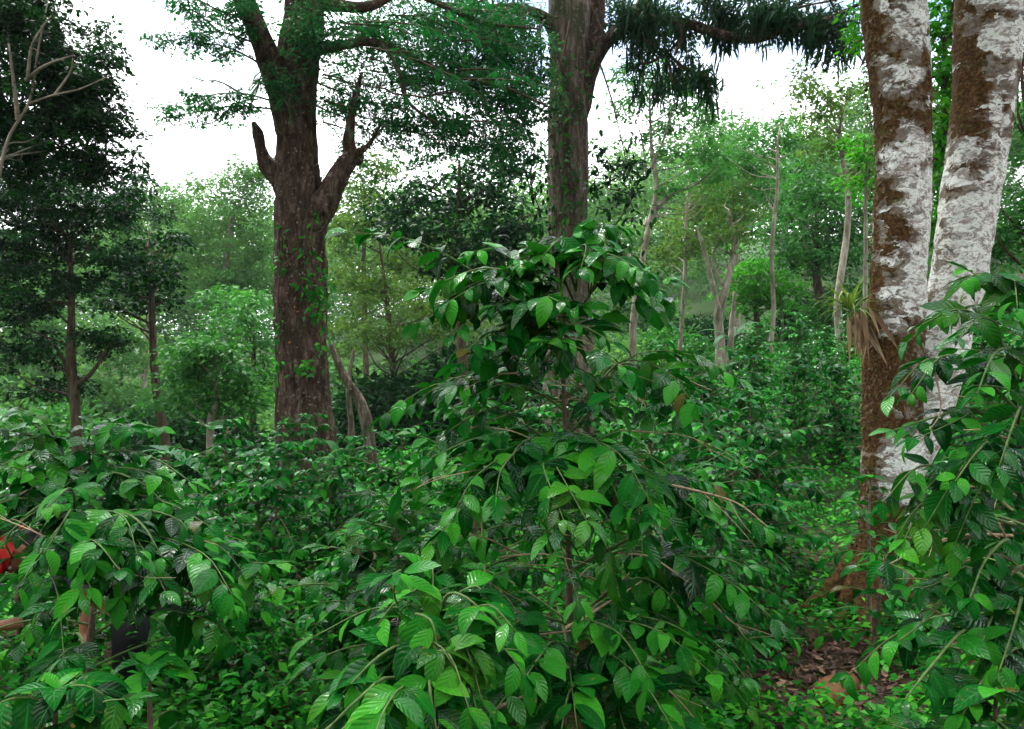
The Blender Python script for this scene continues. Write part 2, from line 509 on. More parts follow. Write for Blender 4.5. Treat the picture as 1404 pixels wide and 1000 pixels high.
KITES = [kite_tpl(0.5), kite_tpl(0.42, 0.2), kite_tpl(0.55, 0.05, 0.4)]
KN = [kite_tpl(0.3), kite_tpl(0.25, 0.2)]
LEAF2 = [leaf_tpl(3, 2, 0.42, d, 0.3) for d in (0.3, 0.7, 1.1)]
HERB = [leaf_tpl(2, 2, 0.55, d, 0.3, a=0.75) for d in (0.4, 0.9)]
COF_HI = [leaf_tpl(9, 4, w, d, f, a=0.84, tip=0.85, wave=wv, twist=tw) for (w, d, f, wv, tw) in
          ((0.38, 0.6, 0.5, 0.03, 0.10), (0.55, 0.7, 0.2, 0.03, -0.04), (0.44, 1.7, 0.5, 0.02, 0.04), (0.46, 0.5, 0.35, 0.015, 0.05), (0.50, 0.9, 0.25, 0.02, -0.06), (0.47, 1.3, 0.45, 0.015, 0.08), (0.52, 0.25, 0.3, 0.025, 0.0), (0.43, 1.0, 0.6, 0.02, -0.1))]
COF_LO = [leaf_tpl(4, 2, w, d, f, a=0.82, tip=0.9) for (w, d, f) in ((0.48, 0.5, 0.35), (0.5, 0.95, 0.25), (0.46, 1.3, 0.5))]


def rv(rg, n, s=1.0):
    return rg.normal(0, s, (n, 3))


# ---------------------------------------------------------------- trees
def crown(mb, blobs, leaf, tpls, cover, rg, lpc=36, tint=0.45, tvar=0.2, up=0.9, down=0.3, pinch=0.3, rcf=0.3, mi=0):
    cents = []
    for b in blobs:
        px, py, Y, rxp, ryp = b[:5]
        df = b[5] if len(b) > 5 else 1.0
        c = W(px, py, Y)
        rx, rz = rxp / F * Y, ryp / F * Y
        ry = rx * df
        lp = leaf * F / Y
        n = 1.6 * cover * PI * rxp * ryp / (0.35 * lp * lp)
        nc = max(3, int(n / lpc))
        d = unit(rv(rg, nc))
        r = rg.random(nc) ** 0.45
        # uneven outline: the reach differs from side to side
        az = np.arctan2(d[:, 1], d[:, 0])
        lump = 1 + pinch * np.sin(az * 3 + rg.random() * 6) * np.sin(d[:, 2] * 4 + rg.random() * 6)
        C = c + d * (r * lump)[:, None] * np.array([rx, ry, rz])
        rc = np.clip(rcf * min(rx, rz), leaf * 1.8, leaf * 7)
        k = np.maximum(6, (lpc * rg.uniform(0.5, 1.5, nc))).astype(int)
        idx = np.repeat(np.arange(nc), k)
        N = len(idx)
        off = rv(rg, N, rc * 0.55) * [1, 1, 0.42]
        off[:, 2] -= 0.25 * (off[:, 0] ** 2 + off[:, 1] ** 2) / rc
        P = C[idx] + off
        D = unit(off * [1, 1, 0.3] + 1e-6) + rv(rg, N, 0.4)
        D[:, 2] -= down
        Nn = UP * up * .6 + rv(rg, N, 0.5) + 0.35 * unit(P - c)
        ct = rg.normal(tint, tvar, nc)[idx]
        t = np.clip(ct + rg.normal(0, 0.12, N), 0, 1)
        S = leaf * rg.uniform(0.6, 1.25, N)
        place(mb, tpls, P, D, Nn, S, t, rg, mi)
        cents.append(C)
    return np.concatenate(cents)


def shading_canopy(name, root, org, blobs, leaf, tpls, mat, seed, tops, tint=.4):
    """unseen crown added above the view to shade the foreground: blobs (centre, radii, clumps), limbs rise from tops"""
    rg = np.random.default_rng(seed)
    m = MB()
    for c, r, nc in blobs:
        c, r = np.array(c, float), np.array(r, float)
        C = c + unit(rv(rg, nc)) * (rg.random(nc) ** .5)[:, None] * r
        nc = int(nc * 1.0)
        idx = np.repeat(np.arange(nc), 64)
        N = len(idx)
        off = rv(rg, N, .38) * [1, 1, .4]
        place(m, tpls, C[idx] + off, off + rv(rg, N, .3), UP * .7 + rv(rg, N, .45), leaf * rg.uniform(.6, 1.25, N), np.clip(rg.normal(tint, .2, nc)[idx], 0, 1), rg)
        t = np.array(tops[int(rg.integers(0, len(tops)))], float)
        b_ = MB()
        mid = t * .5 + c * .5 + [0, 0, .25 * abs(c[2] - t[2])]
        tube(b_, [t, mid, c], [.10, .07, .03], 8, 6, rough=.1, rg=rg)
        b_.build('limb', M['bark_brown'], root, org)
    m.build(name, M[mat], root, org)


def limbs_to(mb, trunk, cents, n, rg, r0=0.03, r1=0.006, lift=0.45):
    n = min(n, len(cents))
    for k in rg.choice(len(cents), n, replace=False):
        c = cents[k]
        d = np.linalg.norm((trunk - c)[:, :2], axis=1)
        want = c[2] - lift * d - 0.2
        s = np.argmin(np.abs(trunk[:, 2] - want) + 0.15 * d)
        a = trunk[s]
        m = a * 0.45 + c * 0.55 + rv(rg, 1, 0.07 * np.linalg.norm(c - a))[0]
        m[2] -= 0.06 * np.linalg.norm(c - a)
        tube(mb, [a, a * 0.75 + m * 0.25 + [0, 0, 0.02], m, c], [r0, r0 * 0.6, r1], 5, 3)


def tree(name, label, trunk_px, r, blobs, leaf, tpls, leafmat, barkmat, seed, cover=3.0, limbs=14, cat='tree', group=None,
         extra=(), lr=0.03, base=None, **kw):
    """trunk_px: (px, py, Y) from the foot up; extra: more limbs as (pixel points, radii)"""
    rg = np.random.default_rng(seed)
    pts = WL(trunk_px)
    x, y = pts[0][:2]
    gz = float(ground_z(x, y))
    if pts[0][2] > gz - 0.1:
        pts = [np.array([x, y, gz - 0.1])] + pts
    if trunk_px[0][2] > 15:                        # far stems are never quite straight
        pts = pts[:1] + [p + rv(rg, 1, .09)[0] * [1, 1, 0] for p in pts[1:-1]] + pts[-1:]
    org = np.array([pts[0][0], pts[0][1], gz])
    root = thing(name, label, cat, tuple(org), group)
    mb = MB()
    rr = np.asarray(r, float)
    tr = tube(mb, pts, rr, 10, 5, rough=0.1, rg=rg)
    for ex, er in extra:
        m = MB()
        tube(m, WL(ex), er, 7, 5, rough=0.1, rg=rg)
        m.build('limb', M[barkmat], root, org)
    lim, mc = MB(), MB()
    if blobs:
        C = crown(mc, blobs, leaf, tpls, cover, rg, **kw)
        limbs_to(lim, tr, C, limbs, rg, lr)
        mc.build('crown', M[leafmat], root, org)
    mb.build('trunk', M[barkmat], root, org)
    if lim.n:
        lim.build('branches', M[barkmat], root, org)
    return root


# --- the big dark trunk, left of the middle
def tree_dark_trunk():
    rg = np.random.default_rng(11)
    Y = 10.0
    gx, gy = W(415, 620, Y)[:2]
    gz = float(ground_z(gx, gy))
    org = np.array([gx, gy, gz])
    root = thing('shade_tree', 'big shade tree with dark furrowed trunk, two cut-back side limbs and feathery leaf sprays', 'tree', tuple(org))
    mb = MB()
    pts = [np.array([gx + .02, gy, gz - .15]), W(417, 640, Y), W(414, 540, Y), W(412, 420, Y), W(413, 300, Y), W(410, 210, Y), W(407, 110, Y), W(418, 20, Y), W(424, -80, Y), W(430, -220, Y)]
    tube(mb, pts, [0.45, 0.385, 0.34, 0.315, 0.335, 0.272, 0.238, 0.24, 0.245, 0.2], 56, 14, rough=0.2, rg=rg, noise=((7, 9), (22, 14), (40, 60)))
    mb.build('trunk', M['bark_dark'], root, org)
    lim = [
        ([(405, 292, Y - .05), (385, 250, Y - .1), (366, 226, Y - .1), (358, 205, Y - .1), (353, 182, Y - .1), (347, 168, Y - .12)], [0.2, 0.125, 0.11, 0.075, 0.07, 0.03]),
        ([(420, 315, Y - .03), (448, 275, Y - .1), (466, 240, Y - .12), (480, 215, Y - .12), (478, 190, Y - .12), (483, 150, Y - .1), (496, 100, Y)], [0.24, 0.17, 0.14, 0.10, 0.075, .05, .02]),
        ([(470, 225, Y - .12), (488, 212, Y - .15), (506, 198, Y - .2), (524, 168, Y - .2)], [0.09, 0.06, 0.03, 0.01]),
        ([(476, 222, Y - .1), (492, 222, Y), (498, 214, Y)], [0.06, 0.04, 0.02]),
        ([(404, 190, Y - .05), (384, 130, Y - .2), (372, 90, Y - .3), (345, 25, Y - .5), (318, -40, Y - .6), (290, -130, Y - .8)], [0.20, 0.16, 0.15, 0.13, 0.12, 0.08]),
    ]
    for p, r in lim:
        m = MB()
        tube(m, WL(p), r, 20, 8, rough=0.14, rg=rg, noise=((5, 6), (14, 20)))
        m.build('limb', M['bark_dark'], root, org)
    shading_canopy('shading_crown', root, org, [((-3.2, 9.6, 11), (2.6, 2.4, 1.3), 46), ((-5.4, 7.2, 11.4), (2.4, 2.4, 1.2), 40), ((-1.0, 7.4, 11.6), (2.2, 2.2, 1.1), 36), ((-3.6, 4.6, 11.8), (2.4, 2.2, 1.1), 36), ((-6.6, 3.0, 12), (2.2, 2.2, 1.1), 30)],  # out of view, added to break up the light falling below
           .2, KN + KITES, 'feather', 132, [W(430, -220, Y), W(426, -120, Y)])
    for x_, y_, s_ in ((403, 419, .06), (397, 470, .045), (408, 428, .03), (427, 418, .025)):
        m = MB()
        q_ = W(x_, y_, Y - .345)
        place(m, [leaf_tpl(4, 2, .5, .2, -.5)], [q_ + [-s_ / 2, 0, 0]], [[1, 0, rg.normal(0, .2)]], [[0, -1, .1]], [s_], [.5], rg)
        m.build('bark_scar', plain_mat('fresh_bark_scar', (.34, .085, .03), var=.4, scale=70), root, org)
    # feathery sprays
    twigs = [
        [(352, 60, 9.4), (300, 44, 9.2), (250, 52, 9.1), (212, 66, 9.0)], [(345, 30, 9.4), (295, 12, 9.2), (262, -6, 9.1), (238, -14, 9.0)],
        [(362, 90, 9.6), (315, 66, 9.4), (280, 62, 9.3), (262, 78, 9.2)], [(300, 44, 9.2), (270, 18, 9.2), (243, 8, 9.1)],
        [(378, 140, 9.7), (330, 128, 9.5), (280, 132, 9.3), (232, 146, 9.2)], [(378, 150, 9.7), (320, 146, 9.5), (262, 155, 9.3), (212, 166, 9.2)],
        [(352, 30, 9.5), (300, -20, 9.4), (250, -40, 9.2)], [(362, 90, 9.5), (352, 125, 9.4), (345, 140, 9.4)], [(330, 128, 9.5), (300, 112, 9.4), (270, 112, 9.3)],
        [(350, 20, 9.5), (330, 60, 9.3), (300, 82, 9.2)], [(320, 146, 9.5), (292, 168, 9.3), (270, 172, 9.3)],
        [(390, 110, 9.6), (410, 96, 9.5), (450, 90, 9.5)], [(372, 120, 9.5), (392, 140, 9.4), (400, 165, 9.4)], [(380, 80, 9.6), (400, 70, 9.5), (420, 75, 9.5)],
        [(372, 100, 9.5), (360, 110, 9.4), (375, 128, 9.3)], [(430, 60, 9.7), (412, 40, 9.5), (395, 40, 9.4)],
    ]
    for k in range(46):
        x0 = rg.uniform(425, 640)
        y0 = rg.uniform(-20, 170) + (x0 - 425) * 0.10
        y = rg.uniform(9.0, 12.0)
        L = rg.uniform(70, 150)
        a = rg.uniform(-0.5, 0.75)
        if x0 < 500 and 60 < y0 < 110 and rg.random() < 0.7:
            continue
        twigs.append([(x0, y0, y), (x0 + L * .5, y0 + L * a * .4, y + rg.uniform(-.3, .3)), (x0 + L, y0 + L * a + 14, y + rg.uniform(-.6, .6))])
    for k in range(16):
        x0 = rg.uniform(440, 560)
        y0 = rg.uniform(60, 180)
        y = rg.uniform(9.2, 10.5)
        L = rg.uniform(40, 90)
        twigs.append([(x0, y0, y), (x0 + L * .4, y0 + 6, y), (x0 + L * .9, y0 + rg.uniform(5, 30), y)])
    tw, fr = MB(), MB()
    tube(tw, WL([(424, 70, 10), (470, 62, 10), (520, 60, 10.2), (600, 96, 10.4), (690, 120, 10.6), (760, 150, 10.8)]), [0.09, 0.06, 0.05, 0.03, 0.012], 8, 6, rough=.1, rg=rg)
    tube(tw, WL([(420, 0, 10), (500, 10, 10), (560, -10, 10.2), (660, 30, 10.4), (740, 40, 10.6)]), [0.10, 0.07, 0.05, 0.03, 0.012], 8, 6, rough=.1, rg=rg)
    tube(tw, WL([(520, 60, 10.2), (535, 75, 10), (548, 100, 9.8), (560, 140, 9.7), (600, 170, 9.7)]), [0.04, 0.035, 0.03, 0.01], 8, 6, rough=.1, rg=rg)
    FT = [frond_tpl(13, 0.17, 0.04, dr) for dr in (0.3, 0.7, 1.0)]
    for t in twigs:
        c = tube(tw, WL(t), [0.014, 0.004], 4, 5)
        seg = np.linalg.norm(np.diff(c, axis=0), axis=1)
        L = seg.sum()
        n = max(5, int(L / 0.05))
        s = np.linspace(0.12, 1.0, n) * L
        cs = np.concatenate([[0], np.cumsum(seg)])
        P = np.stack([np.interp(s, cs, c[:, a]) for a in range(3)], -1)
        T = unit(np.gradient(P, axis=0))
        sd = unit(np.cross(T, UP))
        sg = np.where(np.arange(n) % 2 == 0, 1, -1)[:, None]
        D = T * 0.5 + sd * sg * 0.75 + rv(rg, n, 0.4)
        D[:, 2] -= 0.2
        place(fr, FT, P, D, UP + rv(rg, n, 0.55), rg.uniform(0.12, 0.27, n) * np.linspace(1.1, .55, n), np.clip(rg.normal(0.5, 0.16, n), 0, 1), rg)
    crown(fr, [(500, 60, 10.5, 60, 40), (560, 110, 10.6, 90, 46), (640, 80, 11, 80, 50), (520, 165, 10.3, 60, 34), (600, 180, 10.6, 70, 36), (690, 40, 11, 60, 40), (470, 140, 10.2, 40, 40), (560, 20, 10.8, 90, 36), (690, 130, 11, 50, 40), (285, 60, 9.2, 66, 17), (285, 146, 9.3, 66, 18), (240, 62, 9.1, 34, 12), (240, 158, 9.3, 32, 12), (330, 140, 9.4, 34, 14), (330, 20, 9.3, 50, 30), (384, 118, 9.4, 24, 30), (255, 10, 9.2, 34, 20), (440, 40, 9.6, 50, 50), (600, 40, 10.6, 60, 36), (640, 185, 11, 60, 34), (695, 195, 11.4, 34, 36), (480, 205, 10.4, 30, 22), (735, 110, 11.6, 30, 50), (570, 215, 11, 40, 16)],
          .058, KN + KITES, 2.9, rg, lpc=60, tint=.55, tvar=.25, up=1.0, rcf=.42)
    tw.build('twigs', M['bark_thin'], root, org)
    fr.build('crown', M['feather'], root, org)


tree_dark_trunk()


# --- the trunk in the middle, with its limb reaching right
def tree_middle():
    rg = np.random.default_rng(12)
    Y = 13.0
    gx, gy = W(781, 600, Y)[:2]
    gz = float(ground_z(gx, gy))
    org = np.array([gx, gy, gz])
    root = thing('shade_tree', 'tall brown shade tree behind the central coffee bush, one mossy limb arching to the right', 'tree', tuple(org))
    mb = MB()
    tube(mb, [np.array([gx, gy, gz - .15]), W(782, 560, Y), W(780, 440, Y), W(778, 320, Y), W(777, 220, Y), W(780, 120, Y), W(781, 40, Y), W(778, -60, Y), W(770, -200, Y)],
         [0.48, 0.42, 0.37, 0.345, 0.33, 0.335, 0.34, 0.33, 0.22], 48, 12, rough=0.14, rg=rg, noise=((6, 8), (18, 14), (36, 50)))
    mb.build('trunk', M['bark_brown'], root, org)
    shading_canopy('shading_crown', root, org, [((1.2, 12.5, 13), (3.2, 2.6, 1.4), 46), ((4.4, 10.5, 12.6), (2.8, 2.6, 1.4), 42), ((1.6, 8.6, 13.4), (2.6, 2.4, 1.2), 34)], .22, KN + KITES, 'dark', 133, [W(772, -180, Y), W(776, -120, Y)])  # unseen overhead, put in to shade the ground and bushes
    lim = [
        ([(786, 175, Y), (800, 125, Y - .1), (815, 85, Y - .2), (838, 52, Y - .3), (880, 30, Y - .5), (930, 30, Y - .7), (985, 46, Y - .9), (1030, 54, Y - 1.0), (1080, 40, Y - 1.2), (1130, 28, Y - 1.4), (1190, 0, Y - 1.6)],
         [0.22, 0.14, 0.115, 0.10, 0.085, 0.075, 0.068, 0.065, 0.055, 0.04, 0.02]),
        ([(838, 52, Y - .3), (870, 20, Y), (900, -20, Y + .3), (930, -60, Y + .5)], [0.12, 0.11, 0.10, 0.07]),
        ([(800, 110, Y), (812, 50, Y + .2), (822, -10, Y + .3), (835, -90, Y + .3)], [0.18, 0.16, 0.15, 0.1]),
        ([(772, 60, Y), (745, 25, Y - .2), (705, 12, Y - .4), (650, 14, Y - .6), (590, 2, Y - .9)], [0.14, 0.10, 0.09, 0.07, 0.03]),
        ([(930, 30, Y - .7), (935, 50, Y - .8), (925, 75, Y - .9)], [0.06, 0.04, 0.02]),
        ([(1030, 54, Y - 1.0), (1075, 20, Y - 1.1), (1120, -10, Y - 1.2)], [0.06, 0.05, 0.03]),
    ]
    for p, r in lim:
        m = MB()
        tube(m, WL(p), r, 16, 8, rough=0.2, rg=rg, noise=((5, 12), (12, 40)))
        m.build('limb', M['bark_dark'], root, org)
    mc, tw = MB(), MB()
    blobs = [(700, 60, 12, 80, 45), (660, 120, 11.6, 80, 50), (720, 150, 12.2, 45, 40), (712, 205, 12, 40, 45), (640, 20, 12, 70, 30), (830, 20, 14, 60, 30),
             (905, 45, 13.3, 70, 45), (1000, 20, 12.6, 80, 34), (1100, 15, 11.8, 70, 40), (860, 225, 12.6, 14, 50), (1150, 55, 11.6, 35, 30)]
    C = crown(mc, blobs, 0.10, KITES + KN, 2.3, rg, lpc=34, tint=0.4, up=0.7, down=0.5, rcf=0.4)
    for c in C[rg.choice(len(C), 60, replace=False)]:
        st = np.array([c[0] + rg.normal(0, .3), c[1] + rg.normal(0, .2), max(c[2] + .15, W(0, 35, 12.3)[2])])
        tube(tw, [st, (st + c) / 2 + rv(rg, 1, .15)[0], c], [0.02, 0.006], 4, 3)
    tw.build('twigs', M['bark_thin'], root, org)
    mc.build('crown', M['epi'], root, org)


tree_middle()

# --- plants that sit and hang on the arching limb
NARROW = [leaf_tpl(4, 1, 0.11, d, 0.0, a=0.6) for d in (0.5, 1.1, 1.7)]


def epiphyte(px, py, Y, rx, ry, n, label, seed, length=0.27):
    rg = np.random.default_rng(seed)
    org = W(px, py, Y)
    root = thing('hanging_epiphyte', label, 'epiphyte', tuple(org), 'epiphytes hanging from the arching limb')
    m = MB()
    nc = max(5, n // 42)
    C = org + rv(rg, nc, 1) * [rx / F * Y * .5, rx / F * Y * .35, ry / F * Y * .38]
    idx = rg.integers(0, nc, n)
    P = C[idx] + rv(rg, n, 0.06)
    D = rv(rg, n, 0.75)
    D[:, 2] += 0.15
    place(m, NARROW, P, D, UP + rv(rg, n, .3), length * rg.uniform(.5, 1.25, n), np.clip(rg.normal(.4, .2, n), 0, 1), rg)
    k = n // 6
    P = C[rg.integers(0, nc, k)] + rv(rg, k, 0.1)
    D = rv(rg, k, 0.22)
    D[:, 2] -= 1
    place(m, NARROW, P, D, [0, -1, 0.2] + rv(rg, k, .4), length * 1.2 * rg.uniform(.5, 1.3, k), np.clip(rg.normal(.3, .2, k), 0, 1), rg)
    m.build('leaves', M['epi'], root, org)
    mm = MB()
    for c in C[:6]:
        tube(mm, [c, org * .4 + c * .6, org + [0, 0, .15]], [0.03, 0.02], 5, 3)
    mm.build('root_mat', M['moss'], root, org)


for a in [(915, 85, 12.3, 66, 76, 1000, 'largest dark epiphyte, hanging low under the first bend of the arching limb', 41),
          (880, 25, 12.5, 60, 40, 800, 'dark epiphyte on the arching limb close to its fork with the brown trunk', 42),
          (985, 30, 12.1, 60, 36, 800, 'dark strap-leaved epiphyte on the sagging middle of the arching limb', 43),
          (1060, 30, 11.9, 50, 34, 700, 'dark epiphyte on the rising outer half of the arching limb', 44),
          (1125, 40, 11.6, 60, 45, 900, 'dark epiphyte at the tip of the arching limb beside the lichen-covered trunks', 45),
          (965, 110, 12.0, 28, 40, 260, 'sparse dark epiphyte dangling to the right of the largest one', 46),
          (690, 30, 12.4, 50, 30, 520, 'dark epiphyte on the limb reaching left from the brown trunk', 47)]:
    epiphyte(a[0], a[1], a[2] + (.3 if a[7] % 2 else -.12), a[3], a[4], int(a[5] * .95), *a[6:])


# --- the pale twin trunks at the right
def tree_twin():
    rg = np.random.default_rng(13)
    Y = 5.0
    gx, gy = W(1200, 845, Y)[:2]
    gz = float(ground_z(gx, gy))
    org = np.array([gx, gy, gz])
    root = thing('lichen_tree', 'twin-trunked tree at right, brown moss and white lichen patches on its bark', 'tree', tuple(org))

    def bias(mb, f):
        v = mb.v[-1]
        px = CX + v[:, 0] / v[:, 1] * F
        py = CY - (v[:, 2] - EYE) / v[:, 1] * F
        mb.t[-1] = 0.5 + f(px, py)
    mb = MB()
    pts = [np.array([gx - .02, gy, gz - .2]), W(1197, 870, Y), W(1203, 800, Y), W(1214, 720, Y), W(1222, 640, Y), W(1222, 560, Y), W(1226, 470, Y), W(1232, 380, Y), W(1236, 280, Y), W(1237, 190, Y), W(1232, 90, Y), W(1226, 0, Y), W(1222, -90, Y), W(1215, -260, Y), W(1190, -700, Y), W(1160, -1050, Y)]
    tube(mb, pts, [0.30, 0.25, 0.17, 0.145, 0.175, 0.17, 0.17, 0.17, 0.175, 0.18, 0.195, 0.205, 0.20, 0.2, 0.16, 0.10], 72, 14, rough=0.11, rg=rg, noise=((5, 10), (14, 30), (36, 120)))
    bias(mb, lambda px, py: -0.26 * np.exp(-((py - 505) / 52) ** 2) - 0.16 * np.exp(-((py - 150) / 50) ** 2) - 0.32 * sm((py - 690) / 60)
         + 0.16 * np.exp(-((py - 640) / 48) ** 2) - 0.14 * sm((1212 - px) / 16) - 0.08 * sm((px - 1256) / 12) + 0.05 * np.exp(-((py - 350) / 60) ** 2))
    mb.build('trunk', M['lichen'], root, org)
    mb = MB()
    pts = [W(1214, 730, Y + .02), W(1228, 660, Y + .05), W(1258, 590, Y + .08), W(1284, 500, Y + .12), W(1304, 410, Y + .15), W(1322, 310, Y + .18), W(1338, 210, Y + .2), W(1350, 110, Y + .22), W(1358, 0, Y + .25), W(1368, -120, Y + .3), W(1380, -260, Y + .3), W(1400, -700, Y + .3), W(1430, -1050, Y + .3)]
    tube(mb, pts, [0.10, 0.13, 0.15, 0.155, 0.17, 0.185, 0.19, 0.195, 0.2, 0.2, 0.2, .16, .1], 72, 14, rough=0.11, rg=rg, noise=((5, 10), (14, 30), (36, 120)))
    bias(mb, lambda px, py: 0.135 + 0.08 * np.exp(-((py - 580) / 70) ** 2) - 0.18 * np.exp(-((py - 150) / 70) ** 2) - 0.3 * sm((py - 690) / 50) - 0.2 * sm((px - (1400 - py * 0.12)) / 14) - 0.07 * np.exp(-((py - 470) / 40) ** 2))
    mb.build('trunk', M['lichen'], root, org)
    t1, t2 = W(1190, -700, Y), W(1400, -700, Y + .3)
    shading_canopy('crown', root, org, [((2.5, 5, 10.5), (2.6, 2.4, 1.3), 52), ((-.6, 3.2, 10), (2.2, 2.0, 1.1), 40), ((4.6, 1.6, 10.2), (2.4, 2.2, 1.2), 44), ((1.2, -.4, 9.6), (2.4, 2.0, 1.0), 42),  # unseen crown, its density set to dim the foreground
                                ((-2.6, .6, 10.6), (2.0, 2.0, 1.0), 32), ((4.2, -2.6, 9.8), (2.2, 2.0, 1.0), 34), ((-.8, -3.4, 10.4), (2.2, 2.0, 1.0), 34), ((6.4, 4.6, 9.6), (2.0, 2.2, 1.2), 34)], .2, LEAF2, 'mid', 131, [t1, t2])
    # flaring roots
    for k, (a, L, r) in enumerate(((2.9, 0.5, .1), (4.2, 0.55, .12), (5.3, 0.6, .1), (0.2, 0.5, .09), (3.6, .4, .08))):
        m = MB()
        d = np.array([math.cos(a), math.sin(a), 0])
        tube(m, [org + d * .08 + [0, 0, .42], org + d * .2 + [0, 0, .17], org + d * L * .7 + [0, 0, .03], org + d * L * 1.3 + [0, 0, -.12]], [r * .8, r, r * .7, r * .3], 12, 6, rough=.2, rg=rg)
        m.t = [np.full(len(t), .12) for t in m.t]
        m.build('root', M['lichen'], root, org)
    # moss tufts standing off the bark
    ms = MB()
    n = 2600
    py = rg.uniform(-20, 760, n)
    keep = rg.random(n) < 0.25 + 0.7 * np.exp(-((py - 500) / 60) ** 2) + 0.4 * np.exp(-((py - 140) / 70) ** 2) + 0.3 * (py > 700)
    py = py[keep]
    n = len(py)
    ang = np.where(rg.random(n) < .62, rg.normal(PI, 0.45, n), rg.uniform(0, 2 * PI, n))
    cx = np.interp(py, [0, 90, 190, 280, 380, 470, 560, 640, 720, 800], [1226, 1232, 1237, 1236, 1232, 1226, 1222, 1222, 1214, 1203])
    rr = np.interp(py, [0, 100, 280, 470, 640, 720, 800], [.205, .195, .175, .17, .175, .15, .175])
    out = np.stack([np.cos(ang), np.sin(ang), 0 * ang], -1)
    P = np.stack([(cx - CX) / F * Y, np.full(n, Y), EYE + (CY - py) / F * Y], -1) + out * rr[:, None] * .99
    D = out * 0.8 + rv(rg, n, .5)
    D[:, 2] -= 0.9
    place(ms, [leaf_tpl(2, 1, 0.3, 0.9, 0)], P, D, out + rv(rg, n, .4), rg.uniform(.02, .055, n), rg.random(n), rg)
    ms.build('moss', [M['moss']], root, org)


tree_twin()


# --- strap-leaved tuft on the flank of the twin-trunked tree
def bromeliad(px, py, Y, s, label, seed, dead=True, n=30):
    rg = np.random.default_rng(seed)
    org = W(px, py, Y)
    root = thing('bromeliad', label, 'bromeliad', tuple(org))
    T = [leaf_tpl(7, 2, 0.07, d, .5, a=.5) for d in (.5, 1.3, 2.0, 2.6)]
    m = MB()
    az = rg.uniform(0, 2 * PI, n)
    el = rg.uniform(0.1, 1.3, n)
    D = np.stack([np.cos(az) * np.cos(el) - .25, np.sin(az) * np.cos(el) * .7 - .2, np.sin(el)], -1)
    place(m, T, org + D * .02, D, UP + D * .2, s * rg.uniform(.7, 1.25, n), np.clip(rg.normal(.6, .25, n), 0, 1), rg)
    m.build('leaves', M['brom'], root, org)
    if dead:
        m = MB()
        k = 26
        D = rv(rg, k, .16)
        D[:, 2] -= 1
        D[:, 1] -= .15
        P = org + rv(rg, k, .035) + [0.05, -.02, -.01]
        place(m, [leaf_tpl(5, 2, .10, d, .8, a=.5) for d in (.1, .3)], P, D, [0, -1, 0] + rv(rg, k, .5), s * rg.uniform(.7, 1.3, k), rg.random(k), rg)
        m.build('dead_leaves', M['dry'], root, org)
    return root


bromeliad(1166, 428, 4.95, .27, 'yellow-green bromeliad tuft with hanging dry leaves on left flank of the lichen-covered tree', 51, n=44)
bromeliad(1316, 420, 4.93, .11, 'small olive bromeliad on the right-hand lichen trunk above the fork', 52, dead=False, n=16)


# --- trees that stand farther off: one call each
tree('leafy_tree', 'dense dark tree at left edge with pale leaning trunk and forked bare branches',
     [(-52, 640, 9), (-40, 480, 9), (-14, 320, 9), (8, 200, 9), (40, 140, 9), (52, 70, 9), (66, 0, 9)], [.08, .06, .036, .022, .017, .012, .007],
     [(60, 90, 9.6, 90, 80), (20, 30, 9.8, 80, 60), (105, 160, 9.5, 65, 65), (30, 210, 9.8, 65, 60), (125, 225, 9.7, 52, 42), (110, 110, 9.9, 45, 50), (-10, 140, 10, 60, 90), (40, 10, 9.7, 40, 40)], .078, KITES + KN,
     'dark', 'bark_pale', 21, cover=6.5, pinch=.5, limbs=9, lr=.012, rcf=.24, lpc=80, tint=.42, tvar=.32,
     extra=[([(40, 142, 9), (75, 130, 8.8), (110, 122, 8.7), (150, 104, 8.6)], [.015, .011, .008, .004]), ([(36, 110, 9), (62, 90, 8.8), (100, 76, 8.7)], [.025, .018, .006]),
            ([(38, 105, 8.9), (45, 60, 8.7), (70, 22, 8.6)], [.02, .014, .006]), ([(25, 165, 9), (20, 120, 8.9), (12, 60, 8.8)], [.03, .022, .01]), ([(75, 130, 8.8), (96, 100, 8.7), (100, 80, 8.6)], [.015, .006])])
tree('leafy_tree', 'dark layered tree at left whose slim trunk forks into a raised side limb',
     [(106, 640, 13), (103, 560, 13), (97, 490, 13), (98, 420, 13), (96, 330, 13)], [.10, .085, .08, .06, .03],
     [(150, 290, 13, 95, 34), (60, 320, 13, 75, 40), (170, 350, 13, 60, 24), (45, 420, 13, 75, 28), (120, 260, 13, 110, 40), (20, 360, 13, 60, 60), (128, 465, 13, 42, 26), (40, 480, 13.2, 60, 26), (100, 385, 13, 60, 24), (20, 270, 13, 60, 40), (80, 530, 13.4, 60, 16)], .09, KITES + KN,
     'dark', 'bark_thin', 22, cover=4.6, limbs=22, tint=.42, tvar=.28, rcf=.36, lpc=80,
     extra=[([(103, 530, 13), (122, 515, 13), (138, 494, 13), (150, 470, 13)], [.05, .04, .03, .01]), ([(101, 540, 13), (85, 490, 13), (60, 460, 13)], [.04, .025, .01])])
tree('leafy_tree', 'slim straight tree right of the dark layered tree, small crown high on its trunk',
     [(226, 610, 14), (214, 530, 14), (209, 460, 14), (208, 400, 14), (202, 340, 14)], [.11, .085, .07, .05, .025],
     [(195, 372, 14, 52, 32), (235, 400, 14.2, 35, 22), (160, 410, 14.3, 45, 22), (235, 330, 14.6, 50, 20)], .12, KITES, 'dark', 'bark_thin', 23, cover=2.8, limbs=14, tint=.5)
